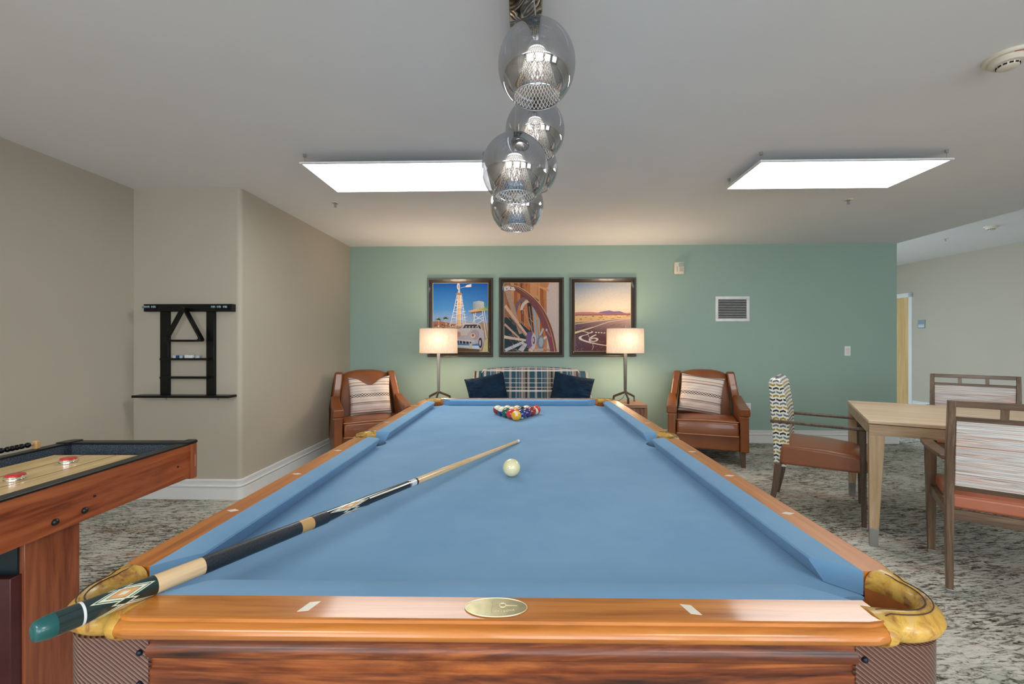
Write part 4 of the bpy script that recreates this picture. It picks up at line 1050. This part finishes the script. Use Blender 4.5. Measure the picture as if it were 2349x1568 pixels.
# bolts placed where the photo shows them on the side panel
m = MB()
def side_pt(u, v):
    k = (u-CX)/FPX; Z = -1.4223/k; return Z-1.90, HC-(v-CY)/FPX*Z
for u, v, r_ in ((126, 1197, .0095), (194, 1170, .0095)):
    yy, z = side_pt(u, v); MB().sphere((.001, yy, z), r_, 18, 10).lathe([(.0105, 0), (.0105, .002)], 20, M=Matrix.Translation((0, yy, z)) @ Matrix.Rotation(R(90), 4, 'Y')).build('bolt', M['blackp'], SB)
for u, v, r_ in ((217, 1137, .004), (408, 1070, .004)):
    yy, z = side_pt(u, v); MB().sphere((.0005, yy, z), r_, 12, 8).build('bolt', M['navybolt'], SB)
MB().box(-.20, -.05, -.62, -.46, 0, zs-.151).build('leg', M['cherry_z'], SB, bevel=.002)
MB().box(-.50, -.35, -.62, -.46, 0, zs-.151).build('leg', M['cherry_z'], SB, bevel=.002)
MB().box(-.36, -.058, -.650, -.6202, 0, .535).build('leg_crosspiece', plain('dark_mahogany_laminate', sr(84,38,40), .3, coat=.3, var=.15), SB, bevel=.002)
MB().box(-.30, -.066, -.626, -.6202, .5352, zs-.151).build('leg_dark_plate', plain('dark_teal_plate', sr(18,44,54), .4), SB)  # dark teal plate set over the gap above the crosspiece
MB().box(-.20, -.05, -1.75, -1.60, 0, zs-.151).build('leg', M['cherry_z'], SB, bevel=.002)
MB().box(-.50, -.35, -1.75, -1.60, 0, zs-.151).build('leg', M['cherry_z'], SB, bevel=.002)
# pale slip coloured as the glint of a logo plate on the corner block
MB().box(.0065, .0072, -.024, -.019, zs-.105, zs-.055).build('corner_glint', plain('pale_corner_glint', sr(212,150,120), .2, coat=.8), SB)
SBM = Matrix.Translation(base_o) @ Matrix.Rotation(PSI, 4, 'Z')
def puck(u, v, label):
    p = onz(u, v, zs-.014); r = empty('shuffleboard_puck', (p.x, p.y, zs-.020), 0, label, 'puck', 'red shuffleboard pucks')
    MB().lathe([(.0001, 0), (.0245, 0), (.0268, .002), (.0272, .007), (.0262, .009), (.0272, .011), (.0268, .015), (.0235, .0165), (.0001, .0165)], 32, caps=False).build('puck_weight', M['chrome'], r, smooth=40)
    MB().lathe([(.0240, .016), (.0240, .0195), (.021, .0215), (.008, .0205), (.0001, .0205)], 32, caps=False).build('puck_cap', M['red'], r, smooth=40)
puck(157, 1058, 'red capped chrome puck farther along the shuffleboard')
puck(35, 1097, 'red capped chrome puck nearer the left picture edge')
# bead score counter on the far rail
ab = SBM @ Vector((-WS+.016, -.155, zs+.002))
AB = empty('bead_counter', ab, PSI, 'row of black score beads on a wire above the shuffleboard rail', 'score counter')
MB().poly([(-.010, -.009), (.010, -.009), (.010, .009), (-.010, .009)], 0, .034).build('wooden_post', plain('pale_post', sr(200,160,104), .5), AB, bevel=.004)
MB().poly([(-.010, -.509), (.010, -.509), (.010, -.491), (-.010, -.491)], 0, .034).build('wooden_post', plain('pale_post', sr(200,160,104), .5), AB, bevel=.004)
MB().tube([(0, 0, .022), (0, -.5, .022)], .0016, 6).build('wire', M['nickel'], AB)
yy = -.030
for k in range(21):
    MB().sphere((0, yy, .022), .0105, 16, 10, M=None).build('bead', M['black'], AB, smooth=180)
    b = COL.objects[-1]
    yy -= .0155 if k not in (0, 4) else .021

# ------------------------------------------------------------------ soft shapes
def pillow(name, w_, h_, t_, mat, label=None, wrinkle=.004, seed=1, dent=0.0, group=None, flare=.10):
    rnd = random.Random(seed); N = 28; vs = []; fs = []
    ph = [rnd.random()*6 for _ in range(6)]
    for side_ in (1, -1):
        for i in range(N+1):
            for j in range(N+1):
                u = -1+2*i/N; v = -1+2*j/N
                e = (1-abs(u)**3.0)*(1-abs(v)**3.0); th = t_/2*max(0, e)**.55
                # concave sides (pulled corners)
                x = u*w_/2*(1-flare*(1-v*v)*abs(u)); z = v*h_/2*(1-flare*(1-u*u)*abs(v))
                if dent and v > 0: z -= dent*h_*math.exp(-(u/.42)**2)*v**2
                wr = wrinkle*(math.sin(7*u+5*v+ph[0])+math.sin(11*v-6*u+ph[1])*.6+math.sin(17*u*v+ph[2])*.6)*e
                vs.append((x, side_*(th+wr), z))
    n1 = (N+1)**2
    for s in (0, 1):
        for i in range(N):
            for j in range(N):
                a = s*n1+i*(N+1)+j; q = (a, a+N+1, a+N+2, a+1); fs.append(q if s else tuple(reversed(q)))
    me_b = MB().add(vs, fs)
    o = me_b.build(name, mat, None, smooth=180)
    bm = bmesh.new(); bm.from_mesh(o.data); bmesh.ops.remove_doubles(bm, verts=bm.verts, dist=.0004); bmesh.ops.recalc_face_normals(bm, faces=bm.faces); bm.to_mesh(o.data); bm.free()
    if label: tag(o, label, 'pillow', group)
    return o
def slab(mb, nx, fn):    # loft along x of closed yz rings
    mb.loft([fn(-1+2*i/nx) for i in range(nx+1)], True, True)
    return mb

def armchair(loc, rz, label):
    r = empty('armchair', loc, rz, label, 'armchair', 'leather armchairs against the green wall'); r.scale = (.90, 1, 1)
    L = M['leather']
    MB().box(-.335, .335, -.375, .34, .15, .32).build('base', L, r, bevel=.014, seg=3)
    # seat cushion with crowned top
    def ring(u):
        x = u*.318; c = .012*(1-u*u); e = .0 if abs(u) < .98 else .012
        return [(x, -.415+e, .30), (x, .20, .30), (x, .20, .435), (x, -.1, .455+c-e), (x, -.36, .445+c-e), (x, -.405+e, .430-e), (x, -.418+e, .37)]
    MB().loft([ring(-1), ring(-.96), ring(-.5), ring(0), ring(.5), ring(.96), ring(1)], True, True).build('seat_cushion', L, r, bevel=.012, seg=3, fix=True)
    m = MB(); m.tube([(-.318, -.40, .443), (0, -.408, .452), (.318, -.40, .443)], .004, 6); m.tube([(-.318, -.416, .305), (.318, -.416, .305)], .004, 6)
    m.build('seat_piping', M['leather_pipe'], r)
    # back: leaning slab with an arched top
    def bring(u):
        kx = lambda z: u*(.318-.052*max(0, z-.45)/.45); x = u*.30; top = .905-.030*abs(u)**4+.018*(1-u*u); cr = .022*(1-u*u)
        return [(kx(z_), y_, z_) for _, y_, z_ in [(x, .13-cr, .40), (x, .205-cr, .66), (x, .27-cr, top-.035), (x, .285-cr*.5, top-.012), (x, .315, top), (x, .35, top-.015), (x, .365, top-.05), (x, .33, .40)]]
    MB().loft([bring(-1+2*i/14) for i in range(15)], True, True).build('backrest', L, r, smooth=50, bevel=.008, seg=2, fix=True)
    # arm and wing panels in one sweep
    prof = [(-.415, .15), (-.415, .515), (-.10, .555), (.05, .585), (.115, .64), (.16, .76), (.215, .895), (.25, .905), (.33, .895), (.375, .86), (.36, .50), (.34, .15)]
    for s in (-1, 1):
        def pt(y, z, inner):
            lean = max(0, (z-.50))/.40; xo = .418-.064*lean; xi = xo-.088-.0*lean
            return (s*(xi if inner else xo), y, z)
        ri_ = [pt(y, z, True) for y, z in prof]; ro_ = [pt(y, z, False) for y, z in prof]
        MB().loft([ri_, ro_], True, True).build('side_wing', L, r, bevel=.014, seg=3, fix=True, tri=False)
        # padded arm top with square front end
        sec = lambda y, z, h, a, b: [(s*a, y, z), (s*b, y, z), (s*b, y, z+h), (s*a, y, z+h)]
        MB().loft([sec(-.428, .505, .078, .318, .428), sec(-.25, .520, .075, .318, .428), sec(-.05, .548, .072, .320, .424), (sec(.10, .585, .075, .322, .414))], True, True).build('arm_pad', L, r, bevel=.012, seg=3, fix=True)
        m = MB(); 
        for k in range(9): m.sphere((s*(.330+.0115*k), -.4185, .496), .0042, 8, 6)
        for k in range(24): m.sphere((s*.329, -.40+.0195*k, .497+.0013*k), .0038, 8, 6)
        m.build('nailhead_trim', M['leather_pipe'], r)
    for sx in (-1, 1):
        for sy, yy in ((-1, -.365), (1, .29)):
            x = sx*.355; q = .030; w2 = .019; ox = sx*.012; oy = sy*.012
            MB().hexa([(x+ox-w2, yy+oy-w2, 0), (x+ox+w2, yy+oy-w2, 0), (x+ox+w2, yy+oy+w2, 0), (x+ox-w2, yy+oy+w2, 0)], [(x-q, yy-q, .155), (x+q, yy-q, .155), (x+q, yy+q, .155), (x-q, yy+q, .155)]).build('leg', M['chairlegs'], r, bevel=.002)
    return r
# place right chair by its visible front right leg, left chair by mirror reasoning
ARM_R = c2w(2.03, 4.69); ARM_L = c2w(-1.622, 4.645)
acr = armchair(ARM_R, PSI-R(20), 'cognac leather armchair right of the sofa with a tilted woven pillow')
acl = armchair(ARM_L, PSI+R(27), 'cognac leather armchair in the left corner with a dented woven pillow')
def inchair(ch, x, y, z): return Matrix.Translation(ch.location) @ Matrix.Rotation(ch.rotation_euler.z, 4, 'Z') @ Vector((x, y, z))
pw = pillow('throw_pillow', .45, .43, .13, M['pillowfab'], 'cream woven pillow with black checks leaning tilted on the right armchair', seed=3, flare=.07)
pw.location = inchair(acr, -.035, .045, .655); pw.rotation_euler = (R(-16), R(7), acr.rotation_euler.z)
pw = pillow('throw_pillow', .44, .43, .14, M['pillowfab'], 'cream woven pillow with a dented top on the left armchair', seed=5, dent=.20, flare=.07)
pw.location = inchair(acl, .02, .040, .650); pw.rotation_euler = (R(-16), R(-1), acl.rotation_euler.z)

# ------------------------------------------------------------------ sofa
SF = empty('loveseat', c2w(.135, 4.86), PSI*0+R(1.0), 'blue plaid loveseat against the green wall behind the pool table', 'sofa')
PL = M['plaid']
MB().box(-.62, .62, -.40, .30, .12, .32).build('base', PL, SF, bevel=.015, seg=3)
for s in (-1, 1): MB().box(min(0, s*.53)+ (0.005 if s > 0 else 0), max(0, s*.53)-(0.005 if s < 0 else 0), -.42, .14, .30, .46).build('seat_cushion', PL, SF, bevel=.03, seg=3)
def bring(u):
    x = u*.600; top = .905+.038*(1-abs(u)**2.4)-.05*max(0, abs(u)-.93)/.07; cr = .03*(1-u*u)
    return [(x, .13-cr, .40), (x, .185-cr, .65), (x, .215-cr, top-.05), (x, .235-cr*.5, top-.015), (x, .265, top), (x, .31, top-.012), (x, .33, top-.05), (x, .31, .32)]
us = [-1, -.985, -.96]+[-.93+1.86*i/20 for i in range(21)]+[.96, .985, 1]
MB().loft([bring(u) for u in us], True, True).build('backrest', PL, SF, smooth=60, fix=True)
m = MB(); m.tube([(bring(u)[3][0], bring(u)[3][1]-.002, bring(u)[3][2]+.003) for u in us[1:-1]], .006, 6)
m.tube([(bring(u)[5][0], bring(u)[5][1]+.002, bring(u)[5][2]+.004) for u in us[1:-1]], .006, 6)
m.build('welt', plain('pale_welt', sr(206,196,190), .8), SF)
for s in (-1, 1):
    prof = [(-.42, .12), (-.42, .56), (-.36, .60), (-.10, .62), (.08, .68), (.17, .80), (.215, .885), (.28, .895), (.33, .87), (.33, .12)]
    a = [(s*.575, y, z) for y, z in prof]; b = [(s*(.675 if z > .7 else .685), y, z) for y, z in prof]
    MB().loft([a, b], True, True).build('arm', PL, SF, bevel=.018, seg=3, fix=True)
    for yy in (-.36, .25): MB().box(s*.58-.025, s*.58+.025, yy-.025, yy+.025, 0, .125).build('leg', M['chairlegs'], SF, bevel=.002)
def navy(u, v, Z, wd, hd, rz, ry, seed, label, rx=-14):
    p = pillow('throw_pillow', wd, hd, .17, M['navy'], label, wrinkle=.008, seed=seed, flare=.05, group='navy pillows on the sofa')
    p.location = c2w((u-CX)/FPX*Z, Z, HC-(v-CY)/FPX*Z); p.rotation_euler = (R(rx), R(ry), R(rz))
navy(1120, 905, 4.79, .46, .44, 22, -9, 8, 'navy blue pillow at the left end of the plaid sofa')
navy(1309, 904, 4.79, .46, .44, -18, 9, 9, 'navy blue pillow at the right end of the plaid sofa')

# ------------------------------------------------------------------ side tables and lamps
def side_table(c, label):
    r = empty('side_table', c, PSI*0, label, 'side table', 'walnut side tables beside the sofa')
    hx, hy, h = .225, .21, .55
    MB().box(-hx, hx, -hy, hy, h-.035, h).build('tabletop', M['walnut_top'], r, bevel=.003)
    for s in (-1, 1): MB().box(s*hx-(.035 if s > 0 else 0), s*hx+(.035 if s < 0 else 0), -hy, hy, 0, h-.035).build('side_panel', M['walnut'], r, bevel=.002)
    MB().box(-hx+.035, hx-.035, hy-.02, hy, .05, h-.035).build('back_panel', M['walnut'], r)
    MB().box(-hx+.035, hx-.035, -hy, -hy+.02, h-.20, h-.04).build('drawer_front', M['walnut'], r, bevel=.002)
    return r
def lamp(c, label):
    r = empty('table_lamp', c, R(6), label, 'lamp', 'table lamps with linen shades beside the sofa')
    bronze = M['lamp_metal']
    # oval drum shade
    n = 48; rings = []
    for z, k in ((.560, 1), (.840, .985)): 
        rings.append([(.215*k*math.copysign(abs(math.cos(t))**.8, math.cos(t)), .125*k*math.copysign(abs(math.sin(t))**.9, math.sin(t)), z) for t in [2*PI*i/n for i in range(n)]])
    MB().loft(rings, True, False).build('lamp_shade', M['shade'], r, smooth=60)
    m = MB()
    for rg in rings: m.tube(rg, .003, 5, closed=True)
    m.build('shade_rim', plain('linen_trim', sr(214,196,172), .8), r)
    MB().hexa([(-.014, -.014, .110), (.014, -.014, .110), (.014, .014, .110), (-.014, .014, .110)], [(-.017, -.017, .56), (.017, -.017, .56), (.017, .017, .56), (-.017, .017, .56)]).build('pole', bronze, r, bevel=.002)
    MB().tube([(0, 0, .55), (0, 0, .868)], .004, 8).box(-.008, .008, -.008, .008, .860, .875).tube([(-.20, 0, .838), (.20, 0, .838)], .002, 5).build('finial_rod', bronze, r)
    for k in range(3):
        a = R(-95+120*k); d = Vector((math.cos(a), math.sin(a), 0)); p0 = Vector((0,0,.118)); p1 = d*.135+Vector((0,0,.060)); p2 = d*.140
        MB().tube([p0, p1*.5+p0*.5, p1, p1.lerp(p2, .12), p2], .0125, 4).build('leg', bronze, r, smooth=20)
    m = MB().tube([(0, 0, .10), (-.03, .0, .05), (-.06, .04, .01), (-.08, .12, .004), (-.08, .17, .004)], .0025, 6).build('power_cord', M['blackp'], r)
    MB().sphere((0, 0, .67), .028, 16, 10, sz=1.2).build('bulb', emis('bulb_glow', (1,.78,.5,1), 2.5), r)
    for z in (.72, .64):
        li = bpy.data.lights.new('lamp_bulb', 'POINT'); li.energy = 15; li.color = (1, .76, .52); li.shadow_soft_size = .11
        lo = bpy.data.objects.new('lamp_bulb', li); COL.objects.link(lo); lo.parent = r; lo.location = (0, -.04 if z > .7 else .04, z)
    return r
tR = c2w(1.185, 4.90); tL = c2w(-.875, 4.88)
side_table(tR, 'walnut side table under the right lamp')
side_table(tL, 'walnut side table under the left lamp, mostly hidden by the pool table')
lamp(c2w(1.215, 4.90, .5505), 'table lamp with a linen shade on a three legged stand, right of the sofa')
lamp(c2w(-.915, 4.90, .5505), 'table lamp with a linen shade on a three legged stand, left of the sofa')

# ------------------------------------------------------------------ games table and chairs (right)
e1 = Vector((.85, -.53)).normalized(); crn = Vector((2.105, 2.585))   # camera-frame
TS = 1.06; el = Vector((-e1.y, e1.x))
cen = crn+e1*TS/2+el*TS/2; rzt = math.atan2(e1.y, e1.x)+PSI
GT = empty('games_table', c2w(cen.x, cen.y), rzt, 'square pale oak table with tapered legs at the right', 'table')
h = TS/2
MB().box(-h, h, -h, h, .738, .760).build('tabletop', M['oak_top'], GT, bevel=.004)
m = MB(); t_ = .022; q = h-.004
m.box(-q, q, -q, -q+t_, .672, .735).box(-q, q, q-t_, q, .672, .735).box(-q, -q+t_, -q+t_, q-t_, .672, .735).box(q-t_, q, -q+t_, q-t_, .672, .735)
m.build('skirt', M['oak_skirt'], GT, bevel=.001)
MB().box(-q+.01, q-.01, -q+.01, q-.01, .732, .739).build('shadow_gap', M['void'], GT, smooth=0)
for sx in (-1, 1):
    for sy in (-1, 1):
        x, y = sx*(q-.037), sy*(q-.037); a = .037; b = .020; cx_ = sx*(q-b-.003); cy_ = sy*(q-b-.003)
        lo = lambda z, k, px, py: [(px-k, py-k, z), (px+k, py-k, z), (px+k, py+k, z), (px-k, py+k, z)]
        lg = MB().hexa(lo(.11, .0225, cx_-sx*.001, cy_-sy*.001), lo(.672, a, x, y)).build('leg', M['oak_leg'], GT, bevel=.002)
        MB().hexa(lo(0, b, cx_, cy_), lo(.11, .0232, cx_-sx*.001, cy_-sy*.001)).build('metal_ferrule', M['metalfoot'], lg, bevel=.001)

def leg4(name, P0, P1, a0, a1, mat, par, foot=True):   # tapered square leg P0 bottom to P1 top
    lo = lambda p, k: [(p[0]-k, p[1]-k, p[2]), (p[0]+k, p[1]-k, p[2]), (p[0]+k, p[1]+k, p[2]), (p[0]-k, p[1]+k, p[2])]
    o = MB().hexa(lo(P0, a0), lo(P1, a1)).build(name, mat, par, bevel=.003)
    if foot:
        MB().hexa(lo((P0[0], P0[1], 0), a0*1.03), lo((P0[0], P0[1], .022), a0*1.06)).build('foot_glide', M['metalfoot'], o, bevel=.002)
    return o
def chair_frame_back(loc, rz, label):
    # faces local +y; back at -y
    r = empty('dining_armchair', loc, rz, label, 'chair', 'frame back armchairs at the oak table'); F = M['cframe']
    W_ = .27
    for s in (-1, 1):
        x = s*(W_-.012)
        # rear post: foot to seat, then leaning back
        lo = lambda y, z, kx, ky: [(x-kx, y-ky, z), (x+kx, y-ky, z), (x+kx, y+ky, z), (x-kx, y+ky, z)]
        pst = MB().loft([lo(-.235, .0, .0125, .020), lo(-.225, .25, .014, .024), lo(-.225, .45, .015, .026), lo(-.245, .70, .015, .022), lo(-.285, .945, .014, .018)], True, True).build('back_post', F, r, bevel=.003, fix=True)
        MB().box(x-.014, x+.014, -.258, -.213, 0, .018).build('foot_glide', M['metalfoot'], pst, bevel=.002)
        leg4('front_leg', (x, .255, .0), (x+s*.006, .240, .66), .016, .026, F, r)
        # arm: flat curved board
        ys = [-.235, -.12, .0, .12, .21, .272]; xo = [.0, .018, .032, .036, .028, .012]
        MB().loft([[(x+s*o_-.027, y, z), (x+s*o_+.027, y, z), (x+s*o_+.027, y, z+.022), (x+s*o_-.027, y, z+.022)] for y, o_, z in zip(ys, xo, [.645, .65, .655, .658, .658, .655])], True, True).build('arm', M['cframe'], r, bevel=.004, fix=True, smooth=40)
        MB().box(x-.011, x+.011, -.22, .24, .355, .405).build('side_rail', F, r, bevel=.002)
    yb = lambda z: -.225-(z-.45)*.12 if z > .45 else -.225
    def hb(z0, z1, n, half, mat, th=.012, off=0.0):
        return MB().hexa([(-half, yb(z0)-th+off, z0), (half, yb(z0)-th+off, z0), (half, yb(z0)+th+off, z0), (-half, yb(z0)+th+off, z0)], [(-half, yb(z1)-th+off, z1), (half, yb(z1)-th+off, z1), (half, yb(z1)+th+off, z1), (-half, yb(z1)+th+off, z1)]).build(n, mat, r, bevel=.003)
    hb(.915, .945, 'top_rail', W_-.02, M['cframe_x'], .014)
    hb(.845, .868, 'upper_rail', W_-.024, M['cframe_x'])
    hb(.505, .530, 'lower_rail', W_-.024, M['cframe_x'])
    for s in (-1, 1):
        x = s*.082; m = MB(); 
        m.hexa([(x-.012, yb(.86)-.011, .86), (x+.012, yb(.86)-.011, .86), (x+.012, yb(.86)+.011, .86), (x-.012, yb(.86)+.011, .86)], [(x-.012, yb(.92)-.011, .92), (x+.012, yb(.92)-.011, .92), (x+.012, yb(.92)+.011, .92), (x-.012, yb(.92)+.011, .92)])
        m.build('back_slat', F, r)
    hb(.528, .847, 'back_panel', W_-.028, M['stripes'], .017)
    def ring(u):
        x = u*.245; c = .014*(1-u*u)
        return [(x, -.205, .405), (x, .255, .405), (x, .262, .43), (x, .250, .468), (x, .1, .478+c), (x, -.1, .478+c), (x, -.205, .470)]
    MB().loft([ring(-1+2*i/8) for i in range(9)], True, True).build('seat', M['seat_orange'], r, bevel=.012, seg=3, fix=True)
    for y in (-.22, .235): MB().box(-W_+.02, W_-.02, y-.010, y+.010, .355, .405).build('seat_rail', M['cframe_x'], r, bevel=.002)
    return r
# near right chair: rear left foot and front left foot known
rl = Vector((2.123, 2.117)); fl = Vector((2.417, 2.517)); fw_ = (fl-rl).normalized(); rt = Vector((fw_.y, -fw_.x))
mid = rl+fw_*.235+rt*.258
rzB = math.atan2(fw_.y, fw_.x)-PI/2+PSI
cB = chair_frame_back(c2w(mid.x, mid.y), rzB, 'oak armchair with striped back and terracotta seat, nearest at the right edge')
cC = copy_tree(cB)
aL = Vector((3.80, 3.92)); aR = Vector((4.13, 3.57)); mm_ = (aL+aR)/2; rt2 = (aL-aR).normalized(); fw2 = Vector((rt2.y, -rt2.x))   # faces the viewer / table
if fw2.y > 0: fw2 = -fw2
mid2 = mm_+fw2*.285
cC.location = c2w(mid2.x, mid2.y); cC.rotation_euler = (0, 0, math.atan2(fw2.y, fw2.x)-PI/2+PSI)
cC['label'] = 'oak armchair with striped back on the far side of the oak table'

# upholstered chair on the left of the table
def chair_zigzag(loc, rz, label):
    r = empty('dining_armchair', loc, rz, label, 'chair'); F = M['darkframe']
    W_ = .28
    for s in (-1, 1):
        x = s*(W_-.022)
        lo = lambda y, z, k: [(x-k, y-k, z), (x+k, y-k, z), (x+k, y+k, z), (x-k, y+k, z)]
        pst = MB().loft([lo(-.275, 0, .015), lo(-.240, .18, .019), lo(-.220, .36, .022)], True, True).build('rear_leg', F, r, bevel=.003, fix=True)
        leg4('front_leg', (x, .262, .0), (x, .255, .648), .013, .018, F, r)
        MB().hexa([(x-.017, -.27, .650), (x+.017, -.27, .650), (x+.017, .275, .648), (x-.017, .275, .648)], [(x-.017, -.27, .670), (x+.017, -.27, .670), (x+.017, .275, .667), (x-.017, .275, .667)]).build('arm', F, r, bevel=.005)
    def bring(u):
        x = u*(.235); e = .012*abs(u)**6
        return [(x, -.185+e, .33), (x, -.165+e, .50), (x, -.170+e, .70), (x, -.205+e, .93), (x, -.215, .970-e), (x, -.240, .982-e*2), (x, -.285, .955-e), (x, -.270, .70), (x, -.255, .50), (x, -.250, .33)]
    MB().loft([bring(-1+2*i/12) for i in range(13)], True, True).build('upholstered_back', M['zigzag'], r, smooth=60, bevel=.008, seg=2, fix=True)
    def ring(u):
        x = u*.262; c = .022*(1-u*u)
        return [(x, -.215, .355), (x, .275, .365), (x, .295, .40), (x, .285, .445+c*.4), (x, .22, .475+c*.8), (x, .05, .490+c), (x, -.20, .495+c)]
    MB().loft([ring(-1+2*i/10) for i in range(11)], True, True).build('seat', M['seat_brown'], r, bevel=.018, seg=3, fix=True)
    return r
n1 = Vector((2.245, 2.79)); n2 = Vector((2.575, 3.235)); d_ = (n2-n1).normalized(); fwA = Vector((d_.y, -d_.x)); mA = (n1+n2)/2-fwA*.262
chair_zigzag(c2w(mA.x, mA.y), math.atan2(fwA.y, fwA.x)-PI/2+PSI, 'armchair with zigzag patterned upholstered back and brown seat, left of the oak table')
